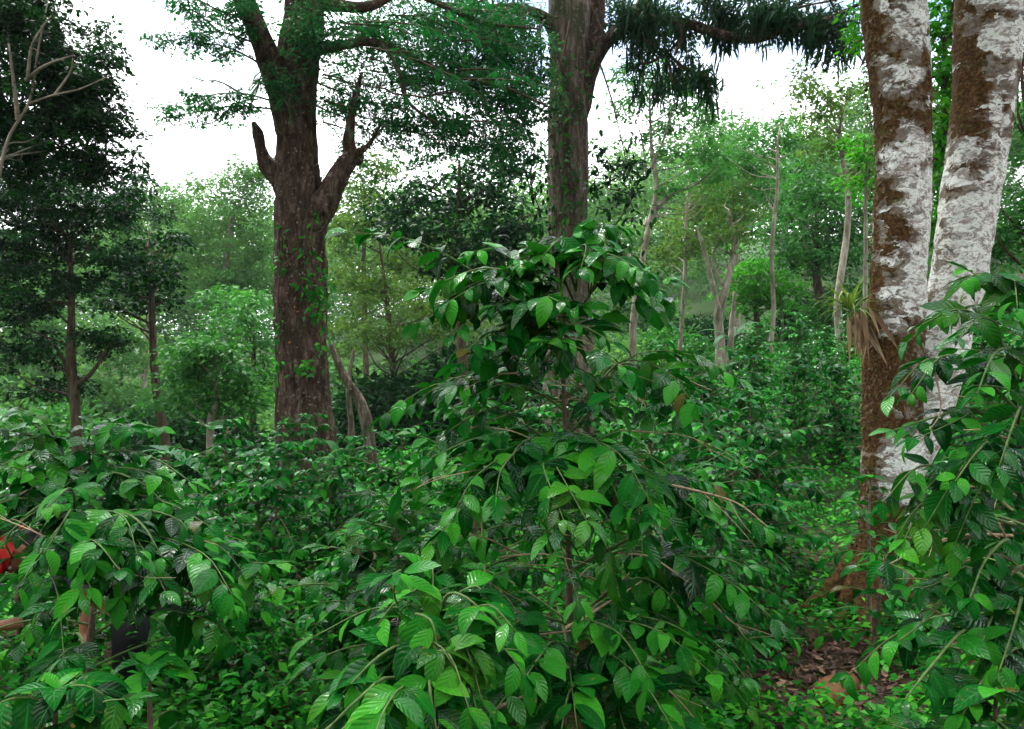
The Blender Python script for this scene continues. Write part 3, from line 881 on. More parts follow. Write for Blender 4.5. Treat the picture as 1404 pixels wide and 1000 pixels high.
tree('small_tree', 'short round tree with bright green crown and pale forked stem, left of the dark trunk',
     [(289, 610, 11), (289, 575, 11), (296, 545, 11), (290, 500, 11)], [.07, .06, .045, .02],
     [(285, 478, 11, 62, 42), (260, 510, 11, 52, 30), (325, 500, 11, 42, 36), (300, 540, 11.2, 62, 26), (240, 545, 11, 30, 24), (345, 545, 11, 30, 20)], .095, KITES, 'mid', 'bark_pale', 24, cover=3.2, limbs=16, tint=.55, tvar=.22)
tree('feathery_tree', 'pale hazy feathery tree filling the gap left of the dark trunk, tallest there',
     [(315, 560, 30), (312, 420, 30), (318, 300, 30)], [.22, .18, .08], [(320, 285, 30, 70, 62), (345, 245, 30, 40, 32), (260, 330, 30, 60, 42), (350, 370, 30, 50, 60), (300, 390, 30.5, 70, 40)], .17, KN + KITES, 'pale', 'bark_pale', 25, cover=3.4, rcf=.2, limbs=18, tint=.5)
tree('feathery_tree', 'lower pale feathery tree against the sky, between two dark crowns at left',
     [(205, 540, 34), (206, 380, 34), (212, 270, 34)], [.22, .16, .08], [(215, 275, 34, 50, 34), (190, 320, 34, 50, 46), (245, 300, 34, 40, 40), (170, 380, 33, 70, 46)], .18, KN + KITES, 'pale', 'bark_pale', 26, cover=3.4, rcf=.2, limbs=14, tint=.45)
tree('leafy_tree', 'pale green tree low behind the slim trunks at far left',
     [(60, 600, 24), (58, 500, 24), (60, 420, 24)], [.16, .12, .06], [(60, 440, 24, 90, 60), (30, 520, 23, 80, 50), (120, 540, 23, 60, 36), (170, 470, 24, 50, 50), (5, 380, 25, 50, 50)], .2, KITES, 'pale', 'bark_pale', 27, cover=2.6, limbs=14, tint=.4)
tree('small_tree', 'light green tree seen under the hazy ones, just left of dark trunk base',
     [(352, 610, 19), (350, 520, 19), (345, 430, 19)], [.1, .08, .04], [(340, 440, 19, 45, 50), (355, 520, 19, 35, 46), (310, 420, 20, 40, 34)], .15, KITES, 'mid', 'bark_thin', 28, cover=2.6, limbs=12, tint=.6)
tree('leafy_tree', 'dark broad-leaved tree behind the gap of both big trunks, upper crown against sky',
     [(640, 560, 17), (632, 420, 17), (628, 300, 17), (630, 220, 17)], [.14, .12, .08, .03], [(600, 262, 17, 78, 34), (680, 255, 17, 50, 40), (610, 318, 17, 100, 38), (700, 318, 16.5, 60, 46), (545, 300, 17.5, 50, 34), (655, 215, 17, 40, 22), (660, 360, 17, 80, 26)], .15, KITES, 'dark', 'bark_thin', 29, cover=3.0, limbs=26, tint=.45, tvar=.22)
tree('leafy_tree', 'twiggy olive-green tree between the two big trunks, thin bare limbs showing',
     [(545, 600, 20), (540, 500, 20), (535, 420, 20), (520, 330, 20)], [.12, .1, .07, .03], [(500, 300, 20, 50, 40), (510, 390, 20, 60, 46), (580, 410, 20, 60, 40), (540, 460, 19, 70, 36), (620, 440, 20, 60, 40), (480, 460, 20, 36, 50)], .14, KN + KITES, 'olive', 'bark_thin', 30, cover=1.9, limbs=34, tint=.3, lr=.035)
tree('leafy_tree', 'yellowish tree peeping out right of the dark trunk below its cut limb',
     [(505, 560, 27), (502, 400, 27), (500, 270, 27)], [.14, .1, .05], [(495, 250, 27, 50, 34), (520, 225, 27, 35, 18), (470, 330, 27, 30, 60), (560, 350, 27, 60, 50)], .2, KITES, 'olive', 'bark_thin', 31, cover=2.4, limbs=14, tint=.45)
# right half
tree('tall_tree', 'tall thin tree right of the brown trunk, airy light crown and forked upper limbs',
     [(868, 520, 19), (874, 430, 19), (881, 330, 19), (885, 260, 19), (888, 200, 19), (890, 120, 19)], [0.120, 0.096, 0.076, 0.064, 0.048, 0.016],
     [(880, 105, 19, 38, 24), (862, 140, 19, 36, 20), (930, 120, 19, 40, 24), (915, 165, 19.3, 36, 18), (960, 150, 19, 30, 22), (870, 185, 19, 20, 10), (965, 205, 19, 46, 22), (905, 205, 19, 22, 9), (915, 255, 19, 26, 14), (970, 245, 19.5, 40, 22)], .13, KN + KITES, 'mid', 'bark_pale', 61, cover=3.2, limbs=20, tint=.68, rcf=.4, lr=.022,
     extra=[([(884, 310, 19), (902, 285, 19), (925, 265, 19), (955, 252, 19), (985, 225, 19)], [.07, .06, .05, .035, .01]), ([(885, 245, 19), (905, 205, 19), (918, 165, 19), (930, 120, 19)], [.05, .035, .025, .01]), ([(886, 240, 19), (880, 190, 19), (865, 150, 19)], [.03, .02, .01])])
tree('tall_tree', 'thin white-stemmed tree with bare lower half, between airy crown tree and forked tree',
     [(932, 520, 21), (934, 470, 21), (938, 380, 21), (941, 300, 21), (944, 250, 21)], [0.080, 0.068, 0.056, 0.040, 0.016], [(945, 300, 21.5, 40, 34), (925, 345, 22, 40, 26), (962, 270, 22, 30, 30)], .14, KITES, 'olive', 'bark_pale', 62, cover=1.8, limbs=12, tint=.6)
tree('forked_tree', 'grey V-forked tree behind the plant with pale drooping leaves',
     [(987, 470, 20), (987, 430, 20), (990, 390, 20), (996, 340, 20), (1000, 290, 20)], [.15, .13, .11, .08, .03], [(985, 320, 20, 52, 20), (1010, 300, 20.5, 40, 24), (950, 330, 20.5, 30, 18), (1000, 262, 21, 40, 26)], .13, KITES, 'olive', 'bark_pale', 63, cover=1.8, limbs=16, tint=.3,
     extra=[([(986, 425, 20), (974, 375, 20), (963, 335, 20), (955, 310, 20)], [.07, .06, .05, .02]), ([(990, 390, 20), (978, 360, 20.1), (985, 320, 20)], [.05, .035, .01])])
tree('tall_tree', 'slender pale-stemmed tree with bare straight trunk, midway between fork and bromeliad',
     [(1058, 480, 20), (1060, 430, 20), (1063, 340, 20), (1068, 260, 20), (1071, 200, 20), (1072, 170, 20)], [0.076, 0.068, 0.056, 0.048, 0.032, 0.012],
     [(1035, 200, 21, 60, 26), (1090, 190, 20.5, 26, 22), (1000, 225, 22, 50, 30), (1070, 175, 20.5, 28, 16), (1030, 245, 22, 40, 26)], .15, KN + KITES, 'mid', 'bark_pale', 64, cover=2.2, limbs=16, tint=.6, lr=.02)
tree('tall_tree', 'pale crooked-stemmed tree close to the left of lichen-covered tree, thickest of the far stems',
     [(1156, 440, 17), (1157, 400, 17), (1160, 330, 17), (1163, 270, 17), (1158, 215, 17), (1160, 175, 17), (1165, 120, 17)], [0.096, 0.088, 0.076, 0.072, 0.060, 0.040, 0.016],
     [(1110, 110, 16.5, 50, 16), (1090, 130, 16.5, 30, 9), (1150, 130, 16.5, 34, 22), (1115, 165, 17, 26, 24), (1140, 200, 16.8, 46, 16), (1175, 210, 17.5, 26, 40)], .12, KN + KITES, 'olive', 'bark_pale', 65, cover=2.6, limbs=16, tint=.5, lr=.02,
     extra=[([(1163, 270, 17), (1172, 245, 17), (1180, 235, 17)], [.05, .04, .02]), ([(1158, 215, 17), (1146, 196, 17), (1130, 190, 17)], [.04, .025, .01])])
tree('tall_tree', 'thinnest straight stem just right of the slender pale-stemmed tree',
     [(1070, 450, 24), (1072, 400, 24), (1073, 340, 24), (1075, 290, 24)], [0.048, 0.040, 0.036, 0.016], [(1080, 290, 24, 34, 26), (1060, 320, 24.5, 30, 20)], .15, KITES, 'mid', 'bark_pale', 66, cover=2.2, limbs=8, tint=.4)
tree('tall_tree', 'pale stem partly hidden behind the left edge of the lichen trunk',
     [(1186, 420, 13), (1187, 350, 13), (1187, 280, 13), (1188, 200, 13)], [0.040, 0.036, 0.032, 0.016], [(1180, 190, 13, 24, 36), (1196, 240, 13, 26, 40)], .11, KITES, 'bright', 'bark_pale', 67, cover=2.0, limbs=8, tint=.5)
tree('leafy_tree', 'deep green dense tree filling the slope left of the lichen-covered tree',
     [(1125, 450, 22), (1122, 380, 22), (1120, 290, 22)], [.16, .14, .06], [(1122, 290, 22, 50, 40), (1105, 345, 22, 56, 34), (1155, 350, 22, 46, 44), (1110, 245, 22.5, 40, 26), (1165, 280, 22, 34, 50)], .16, KITES, 'mid', 'bark_thin', 68, cover=3.0, limbs=14, tint=.2, tvar=.25)
tree('leafy_tree', 'rounded grass-green tree right behind the forked tree',
     [(1038, 460, 24), (1038, 420, 24), (1040, 370, 24)], [.1, .09, .04], [(1040, 375, 24, 46, 38), (1020, 405, 24, 34, 26), (1068, 400, 24, 36, 30)], .15, KITES, 'bright', 'bark_thin', 69, cover=3.2, limbs=10, tint=.35)
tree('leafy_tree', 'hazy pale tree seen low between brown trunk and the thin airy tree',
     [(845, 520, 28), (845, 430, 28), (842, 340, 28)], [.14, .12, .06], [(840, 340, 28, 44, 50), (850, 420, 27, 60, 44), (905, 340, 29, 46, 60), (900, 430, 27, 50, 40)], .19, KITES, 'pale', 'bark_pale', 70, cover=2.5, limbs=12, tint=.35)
tree('leafy_tree', 'mid-green tree on the skyline between the airy tree and slender stem',
     [(1010, 430, 32), (1008, 330, 32), (1006, 230, 32)], [.18, .15, .07], [(1010, 210, 32, 50, 36), (975, 250, 32, 46, 40), (1045, 240, 32, 46, 44), (1000, 300, 32, 60, 44)], .22, KITES, 'mid', 'bark_pale', 71, cover=2.8, limbs=14, tint=.6)
tree('leafy_tree', 'green skyline tree behind the crooked-stemmed one, half hidden by its branches',
     [(1110, 420, 34), (1108, 320, 34), (1106, 220, 34)], [.18, .15, .07], [(1095, 225, 34, 44, 40), (1140, 240, 34, 46, 46), (1075, 275, 34, 44, 46)], .22, KITES, 'mid', 'bark_pale', 72, cover=2.8, limbs=12, tint=.5)
tree('leafy_tree', 'leafy yellow-green tree filling the gap between the twin lichen trunks',
     [(1300, 470, 9), (1298, 380, 9), (1296, 240, 9), (1295, 60, 9)], [.07, .06, .05, .03], [(1296, 30, 9, 42, 60), (1300, 130, 9, 46, 60), (1290, 220, 9, 40, 50), (1290, 310, 9.2, 40, 50), (1300, 390, 9.2, 60, 40), (1180, 30, 9.5, 14, 40)], .1, LEAF2, 'bright', 'bark_thin', 73, cover=4.2, limbs=18, tint=.5, tvar=.25)
tree('leafy_tree', 'green bushy tree at the right edge behind the right-hand lichen trunk',
     [(1420, 470, 8), (1418, 360, 8), (1415, 200, 8)], [.07, .06, .03], [(1412, 60, 8, 26, 70), (1415, 180, 8, 30, 60), (1398, 300, 8, 46, 50), (1400, 390, 7.6, 54, 50), (1375, 330, 8.4, 30, 40)], .085, LEAF2, 'mid', 'bark_thin', 74, cover=2.8, limbs=14, tint=.5, tvar=.25)


# --- the wooded hillside that closes the view
def far_forest():
    rg = np.random.default_rng(80)
    m = MB()
    n = 430
    y = 43 + 52 * rg.random(n) ** 1.25
    x = (rg.random(n) - .5) * 2 * (y * 0.80 + 5)
    top = ground_z(x, y) + 10.5 + rg.normal(0, 1.6, n)
    R = rg.uniform(2.0, 3.6, n)
    tt = rg.normal(.38, .2, n) - .2 * sm(x / 20)
    for i in range(n):
        # a crown is a heap of leafy boughs; more boughs hang down to the ground
        nb = 26
        u = unit(rv(rg, nb))
        u[:, 2] = np.abs(u[:, 2]) * 1.0 - .25
        C = np.array([x[i], y[i], top[i] - R[i] * .8]) + u * R[i] * [1, 1, .8] * (rg.random((nb, 1)) ** .35)
        lo = rg.random(nb) < .4
        C[lo, 2] -= rg.random(lo.sum()) * (top[i] - R[i] - ground_z(x[i], y[i]))
        k = 34
        idx = np.repeat(np.arange(nb), k)
        N = len(idx)
        off = rv(rg, N, .52) * [1, 1, .55]
        P = C[idx] + off
        D = off * [1, 1, .3] + rv(rg, N, .3)
        bt = rg.normal(0, .12, nb)
        place(m, KITES, P, D, UP * .8 + rv(rg, N, .5) + [0, -.35, 0], .34 * rg.uniform(.6, 1.3, N), np.clip(tt[i] + bt[idx] + rg.normal(0, .08, N), 0, 1), rg)
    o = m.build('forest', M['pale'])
    tag(o, 'hazy wooded hillside closing the view beyond the separate trees', 'forest', kind='stuff')


far_forest()


def brush():
    rg = np.random.default_rng(90)
    G = 'bushes under the background trees'
    spots = [(20, 520, 22, 0, 'pale bush under the dark layered tree, at the left edge of the view'), (70, 560, 19, 1, 'bush between the left edge and the forked slim trunk, low down'), (150, 540, 24, 0, 'pale bush between the forked slim trunk and the straight slim trunk'),
             (185, 575, 18, 1, 'low bush touching the foot of the straight slim trunk, left side'), (250, 560, 17, 2, 'dark low bush between the slim trunk and the short round tree'), (330, 565, 21, 0, 'pale bush right behind the short round tree'),
             (365, 540, 26, 0, 'pale bush hard against the left edge of the dark furrowed trunk'), (480, 540, 22, 0, 'pale bush behind the leaning dead trunk'), (530, 520, 19, 2, 'olive-dark bush right of the leaning dead trunk'),
             (600, 500, 21, 1, 'bush behind the left shoulder of the central coffee bush'), (670, 480, 19, 2, 'dark bush left of the brown trunk, behind the central coffee bush'), (730, 470, 23, 1, 'bush against the left edge of the brown trunk'),
             (850, 470, 22, 0, 'pale bush between brown trunk and airy thin tree'), (905, 450, 24, 1, 'bush between the airy thin tree and the white-stemmed tree'), (960, 440, 26, 2, 'dark bush behind the forked tree, left side'),
             (1085, 425, 26, 1, 'bush between the slender stem and the crooked pale stem'), (1130, 405, 25, 2, 'dark bush left of the foot of the crooked pale stem'), (1180, 390, 22, 1, 'bush on the slope right of the crooked pale stem'),
             (100, 500, 32, 0, 'far pale bush in the light gap under the dark layered tree'), (250, 500, 36, 0, 'far pale bush in the light gap right of the straight slim trunk'), (430, 480, 34, 0, 'far pale bush hidden mostly by the dark furrowed trunk')]
    protos = {}
    for px, py, Y, kind, lab in spots:
        x = (px - CX) / F * Y
        b = np.array([x, Y, float(ground_z(x, Y))])
        h = W(px, py, Y)[2] - b[2]
        if kind not in protos:
            root = thing('bush', lab, 'bush', tuple(b), G)
            m, s = MB(), MB()
            n = 190
            az, r = rg.uniform(0, 2 * PI, n), rg.random(n) ** .6
            C = np.stack([np.cos(az) * r * 1.25, np.sin(az) * r * 1.25, (1 - .55 * r ** 2) * rg.random(n) ** .5 * 1.25 + .05], -1)
            idx = np.repeat(np.arange(n), 34)
            N = len(idx)
            off = rv(rg, N, .16) * [1, 1, .6]
            place(m, KITES, C[idx] + off, off + rv(rg, N, .12), UP * .6 + rv(rg, N, .5), .13 * rg.uniform(.6, 1.25, N), np.clip(rg.normal(.42, .2, n)[idx] + rg.normal(0, .1, N), 0, 1), rg)
            for c in C[:14]:
                tube(s, [[0, 0, -.1], c * .5 + [0, 0, .1], c], [.03, .018, .006], 5, 3)
            m.build('foliage', M[('pale', 'mid', 'dark')[kind]], root)
            s.build('stems', M['bark_thin'], root)
            protos[kind] = (root, h)
            root.scale = (h / 1.3,) * 3
        else:
            copy_tree(protos[kind][0], tuple(b), rg.uniform(0, 6.28), h / 1.3, lab, G)


brush()


# ---------------------------------------------------------------- coffee bushes
def coffee_geo(h, spread, nb, rg, ls, tpls, low=0.22, bare=0.28, pair=0.07, stems=1, extra=(), young=0.12, sides=5, apex=True, tint=.5, azc=None, clones=3, rise=0.0, gaps=()):
    """one bush in its own space: stem, branches, leaves.  extra: more branches (points, bare share, young share)"""
    ms, mbr, ml = MB(), MB(), MB()
    lP, lD, lN, lS, lT = [], [], [], [], []
    for k in range(stems):
        ox, oy = (rg.normal(0, .06, 2) if stems > 1 else (0, 0))
        lx, ly = rg.normal(0, .05 * h, 2) * (1.6 if stems > 1 else 1)
        hh = h * (1 if k == 0 else rg.uniform(.75, .95))
        sp = [np.array([ox, oy, -.1]), np.array([ox + lx * .3, oy + ly * .2, hh * .35]), np.array([ox + lx * .6, oy + ly * .7, hh * .7]), np.array([ox + lx, oy + ly, hh])]
        sc = tube(ms, sp, [.02 * max(1, h / 1.8), .014, .009, .004], 8, 6, rough=.15, rg=rg)
        brs = []
        n = nb // stems
        for i in range(n):
            t = low + (1 - low) * (i + .5) / n
            z = t * hh
            s = np.array([np.interp(z, sc[:, 2], sc[:, a]) for a in range(3)])
            az = i * 2.399 + rg.normal(0, .35) + k
            if azc is not None and rg.random() < azc[1]:
                az = azc[0] + rg.normal(0, .7)
            L = spread * (0.28 + 0.72 * float(sm((1.04 - t) / .5))) * rg.uniform(.65, 1.12)
            e0 = rg.uniform(.15, .45) + .55 * t ** 2 + rise
            dr = rg.uniform(.25, .75) - rise * .4
            u = np.linspace(0, 1, 5)[:, None]
            o = np.array([math.cos(az), math.sin(az), 0])
            sw = np.array([-o[1], o[0], 0]) * rg.normal(0, .12)
            p = s + o * L * u * (1 - .1 * u) + UP * L * (e0 * u - dr * u * u) + sw * L * u * u
            brs.append((list(p), bare * rg.uniform(.6, 1.3), young, .0055 * (0.6 + L)))
        if k == 0:
            for e in extra:
                brs.append((list(e[0]), e[1], e[2], .006))
                for q in range(clones):     # side shoots of the same limb
                    p = [np.array(w_) for w_ in e[0]]
                    d_ = rv(rg, 1, .11)[0] - [0, 0, .04]
                    p = [p[0] * (1 - .45) + p[1] * .45] + [p[i] + d_ * i / (len(p) - 1) for i in range(1, len(p))]
                    brs.append((p, e[1] * .8, e[2], .004))
        for p, ba, yg, r in brs:
            c = tube(mbr, p, [r, r * .3], sides, 4, tint=.5)
            seg = np.linalg.norm(np.diff(c, axis=0), axis=1)
            cs = np.concatenate([[0], np.cumsum(seg)])
            L = cs[-1]
            if ba >= 1:
                continue
            ss = np.arange(ba * L, L, pair) if L * (1 - ba) > pair else np.array([L * .8])
            ss = ss + rg.normal(0, .008, len(ss))
            keep = rg.random(len(ss)) < .93
            ss = np.clip(ss[keep], 0, L)
            if not len(ss):
                continue
            P = np.stack([np.interp(ss, cs, c[:, a]) for a in range(3)], -1)
            T = unit(np.stack([np.interp(ss, cs, np.gradient(c[:, a])) for a in range(3)], -1) + 1e-6)
            sd = unit(np.cross(T, UP) + 1e-6)
            f = ss / L
            for sg in (-1, 1):
                m = rg.random(len(ss)) < .94
                k_ = m.sum()
                D = T[m] * .55 + sd[m] * sg * rg.uniform(.55, 1, (k_, 1)) + rv(rg, k_, .2)
                D[:, 2] -= rg.uniform(-.1, .65, k_)
                lP.append(P[m] + sd[m] * sg * .006)
                lD.append(D)
                lN.append(UP + rv(rg, k_, .28) + T[m] * .15)
                lS.append(ls * np.clip(rg.normal(.93, .2, k_), .4, 1.35) * (1 - .35 * f[m] ** 4))
                lT.append(np.where(rg.random(k_) < yg * (.3 + 1.6 * f[m] ** 3), rg.uniform(.72, 1, k_), rg.normal(tint - .08, .25, k_)))
            e = c[-1:]
            tt = unit(c[-1] - c[-2])
            for sg in (-1, 1):
                d = tt * .9 + unit(np.cross(tt, UP) + 1e-6) * sg * .45 + rv(rg, 1, .15)[0]
                lP.append(e)
                lD.append(d[None])
                lN.append((UP + rv(rg, 1, .3)[0])[None])
                lS.append(np.array([ls * rg.uniform(.4, .8)]))
                lT.append(np.array([rg.uniform(.55, 1) if rg.random() < .5 else .5]))
        if apex:
            for i in range(6):
                a = i * 1.57 + (i // 2) * .5
                d = np.array([math.cos(a), math.sin(a), .7 - .35 * (i < 4)])
                lP.append(sc[-1:] - [0, 0, .02 * i * 0])
                lD.append(d[None])
                lN.append((UP - d * .3)[None])
                lS.append(np.array([ls * (.5 if i > 3 else .85)]))
                lT.append(np.array([.85 if i > 3 else .55]))
    if gaps:                                       # thin places: lines through the bush that no leaf crosses
        for i_ in range(len(lP)):
            ok = np.ones(len(lP[i_]), bool)
            m_ = lP[i_] + unit(lD[i_]) * (np.asarray(lS[i_]) * .45)[:, None]
            for p0, p1, r_ in gaps:
                v_ = (p1 - p0) / np.linalg.norm(p1 - p0)
                w_ = m_ - p0
                s_ = w_ @ v_
                ok &= ~((np.linalg.norm(w_ - s_[:, None] * v_, axis=1) < r_ + .35 * np.asarray(lS[i_]) * .5) & (s_ > 0))
            lP[i_], lD[i_], lN[i_], lS[i_], lT[i_] = lP[i_][ok], lD[i_][ok], lN[i_][ok], np.asarray(lS[i_])[ok], np.asarray(lT[i_])[ok]
    lT = [np.where(rg.random(len(t_)) < .008, 0.0, np.clip(t_, .05, 1)) for t_ in lT]
    place(ml, tpls, np.concatenate(lP), np.concatenate(lD), np.concatenate(lN), np.concatenate(lS), np.clip(np.concatenate(lT), 0, 1), rg)
    return ms, mbr, ml


GAPS = [(W(46, 722, 1.2), W(46, 722, 3.4), .026), (W(12, 754, 1.2), W(12, 754, 3.4), .024), (W(117, 868, 1.2), W(117, 868, 3.2), .03), (W(18, 855, 1.2), W(18, 855, 3.3), .03), (W(185, 872, 1.2), W(185, 872, 3.3), .05)]


def coffee(label, base, h, spread, nb, seed, ls=.13, hi=True, group=None, **kw):
    rg = np.random.default_rng(seed)
    root = thing('coffee_bush', label, 'coffee bush', tuple(base), group)
    if kw.pop('thin', False):
        kw['gaps'] = [(p - np.asarray(base), q - np.asarray(base), r) for p, q, r in GAPS]
    a, b, c = coffee_geo(h, spread, nb, rg, ls, COF_HI if hi else COF_LO, **kw)
    a.build('stem', M['stem'], root)
    b.build('branches', M['stem'] if not hi else M['green_twig'], root)
    c.build('foliage', M['coffee'] if hi else M['coffee_far'], root)
    return root


def bare_twigs(root, base, lines, seed, mat='twig'):
    rg = np.random.default_rng(seed)
    for p, r in lines:
        m = MB()
        c = tube(m, [W(*q) - base for q in p], [r, r * .35], 6, 5, rough=.15, rg=rg)
        for k in range(2):
            i = rg.integers(len(c) // 3, len(c) - 1)
            d = unit(c[i + 1] - c[i]) + rv(rg, 1, .5)[0]
            L = rg.uniform(.05, .14)
            tube(m, [c[i], c[i] + d * L * .5 + rv(rg, 1, .008)[0], c[i] + d * L], [r * .4, r * .2], 4, 3)
        m.build('bare_twig', M[mat], root)


def random_twigs(px0, px1, py0, py1, Y0, Y1, n, seed):
    rg = np.random.default_rng(seed)
    out = []
    for k in range(n):
        x, y, Y = rg.uniform(px0, px1), rg.uniform(py0, py1), rg.uniform(Y0, Y1)
        L, s, up = rg.uniform(50, 130), rg.choice([-1, 1]), rg.uniform(-.5, .3)
        out.append(([(x, y, Y), (x + s * L * .5, y + L * (up * .5 - rg.uniform(0, .12)), Y - rg.uniform(-.1, .15)), (x + s * L, y + L * (up + rg.uniform(-.05, .3)), Y - rg.uniform(-.1, .3))], rg.uniform(.0022, .0042)))
    return out


def base_at(px, Y):
    x = (px - CX) / F * Y
    return np.array([x, Y, float(ground_z(x, Y))])


# the bushes close to the camera
def near_bushes():
    B = base_at(790, 2.75)

    def loc(pts):
        return [W(*p) - B for p in pts]
    ex = []
    # (branch from the stem outwards in picture points with depth, bare share, young share)
    for p, ba, yg in [
        ([(790, 470, 2.75), (700, 410, 2.7), (640, 385, 2.6), (575, 400, 2.5)], .25, .2), ([(790, 450, 2.75), (720, 385, 2.6), (665, 368, 2.5), (610, 385, 2.45)], .3, .2),
        ([(790, 420, 2.75), (755, 350, 2.65), (720, 352, 2.6), (690, 372, 2.55)], .25, .2), ([(790, 400, 2.75), (795, 345, 2.7), (830, 350, 2.6), (865, 372, 2.55)], .2, .2),
        ([(790, 430, 2.75), (830, 380, 2.7), (870, 372, 2.65), (925, 420, 2.6)], .3, .25), ([(790, 480, 2.75), (730, 440, 2.6), (690, 450, 2.5), (640, 478, 2.4)], .3, .2),
        ([(790, 400, 2.75), (770, 340, 2.7), (770, 325, 2.6), (745, 350, 2.5)], .25, .2), ([(790, 500, 2.75), (745, 460, 2.6), (790, 445, 2.4), (840, 470, 2.35)], .35, .3),
        ([(790, 650, 2.75), (700, 600, 2.6), (650, 602, 2.45), (590, 628, 2.35)], .35, .2), ([(790, 670, 2.75), (730, 612, 2.5), (690, 640, 2.3), (680, 680, 2.2)], .35, .3),
        ([(790, 660, 2.75), (780, 600, 2.5), (820, 620, 2.3), (850, 690, 2.2)], .35, .25), ([(790, 680, 2.75), (750, 640, 2.5), (745, 650, 2.3), (770, 720, 2.15)], .4, .25),
        ([(790, 650, 2.75), (880, 640, 2.65), (940, 690, 2.55), (985, 720, 2.5)], .4, .2), ([(790, 680, 2.75), (860, 650, 2.6), (900, 670, 2.4), (920, 720, 2.3)], .45, .25),
        ([(790, 860, 2.75), (720, 840, 2.6), (660, 860, 2.4), (600, 900, 2.2)], .35, .3), ([(790, 850, 2.75), (850, 800, 2.6), (900, 800, 2.5), (960, 870, 2.4)], .4, .3),
        ([(790, 780, 2.75), (870, 740, 2.7), (930, 770, 2.6), (960, 810, 2.55)], .4, .2), ([(790, 900, 2.75), (760, 880, 2.4), (740, 900, 2.1), (720, 930, 1.95)], .5, .25),
        ([(790, 860, 2.75), (800, 850, 2.4), (850, 870, 2.2), (890, 930, 2.1)], .4, .3), ([(790, 560, 2.75), (690, 520, 2.7), (620, 520, 2.65), (560, 560, 2.6)], .35, .15),
        ([(790, 560, 2.75), (850, 500, 2.7), (900, 520, 2.6), (930, 570, 2.5)], .5, .2), ([(790, 950, 2.75), (850, 930, 2.4), (880, 950, 2.2), (930, 990, 2.1)], .4, .2),
        ([(790, 950, 2.75), (800, 930, 2.3), (780, 950, 2.1), (770, 1000, 2.0)], .4, .2),
    ]:
        ex.append((loc(p), ba, yg))
    r = coffee('large central coffee bush topped by a dome of big glossy leaves against the brown trunk', B, 2.0, .5, 36, 101, ls=.118, extra=ex, low=.15, bare=.35, pair=.05, clones=3, rise=.2)
    bare_twigs(r, B, [([(650, 985, 2.0), (700, 962, 2.1), (760, 935, 2.3), (800, 900, 2.7)], .006), ([(775, 862, 2.3), (820, 835, 2.35), (880, 797, 2.5)], .006),
                      ([(880, 657, 2.55), (950, 672, 2.5), (1010, 690, 2.45), (1052, 722, 2.4)], .005), ([(870, 510, 2.7), (930, 518, 2.6), (975, 535, 2.5)], .004),
                      ([(800, 530, 2.7), (740, 500, 2.6), (700, 480, 2.5)], .004), ([(905, 935, 2.3), (930, 960, 2.2), (965, 1000, 2.1)], .004), ([(740, 870, 2.4), (830, 862, 2.4), (930, 866, 2.3)], .004),
                      ([(860, 720, 2.6), (866, 780, 2.6), (840, 800, 2.6), (815, 800, 2.6)], .004), ([(640, 590, 2.6), (720, 560, 2.6), (790, 545, 2.7)], .003), ([(850, 590, 2.6), (930, 596, 2.5), (960, 605, 2.5)], .003),
                      ([(660, 710, 2.5), (665, 780, 2.5), (668, 800, 2.5)], .004), ([(970, 820, 2.5), (1000, 850, 2.4), (1030, 870, 2.4)], .004)], 1)
    bare_twigs(r, B, random_twigs(660, 930, 500, 880, 2.35, 2.75, 16, 71), 6)
    B2 = base_at(105, 2.75)

    def loc2(pts):
        return [W(*p) - B2 for p in pts]
    ex = [(loc2(p), .3, .2) for p in [
        [(105, 720, 2.75), (170, 680, 2.6), (230, 690, 2.45), (285, 720, 2.35)], [(105, 740, 2.75), (190, 700, 2.6), (260, 730, 2.5), (330, 760, 2.4)], [(105, 700, 2.75), (140, 650, 2.6), (190, 660, 2.5), (225, 690, 2.45)],
        [(105, 680, 2.75), (80, 630, 2.6), (40, 620, 2.5), (0, 640, 2.4)], [(105, 660, 2.75), (70, 590, 2.7), (50, 570, 2.6), (20, 560, 2.5)], [(105, 760, 2.75), (80, 740, 2.4), (105, 735, 2.2), (128, 772, 2.1)],
        [(105, 740, 2.75), (160, 705, 2.4), (195, 720, 2.2), (222, 765, 2.15)], [(105, 780, 2.75), (200, 740, 2.5), (280, 770, 2.3), (320, 830, 2.2)], [(105, 760, 2.75), (50, 690, 2.5), (0, 690, 2.35), (-40, 720, 2.3)],
        [(105, 800, 2.75), (220, 800, 2.5), (300, 790, 2.45), (350, 800, 2.4)], [(105, 660, 2.75), (150, 620, 2.7), (210, 628, 2.7), (260, 660, 2.6)], [(105, 730, 2.75), (100, 700, 2.4), (90, 710, 2.2), (60, 760, 2.1)], [(105, 720, 2.75), (70, 690, 2.5), (38, 705, 2.35), (8, 735, 2.3)],
    ]]
    r2 = coffee('coffee bush at left hiding the person, grey light on its glossy leaves', B2, 1.32, .55, 20, 102, ls=.112, extra=ex, low=.4, bare=.3, pair=.052, thin=True)
    bare_twigs(r2, B2, [([(30, 765, 2.3), (75, 765, 2.35), (115, 752, 2.5)], .004), ([(55, 785, 2.3), (85, 766, 2.35), (120, 765, 2.5)], .003), ([(215, 815, 2.4), (260, 815, 2.4), (300, 810, 2.4)], .003)], 2)
    B3 = base_at(1392, 2.35)

    def loc3(pts):
        return [W(*p) - B3 for p in pts]
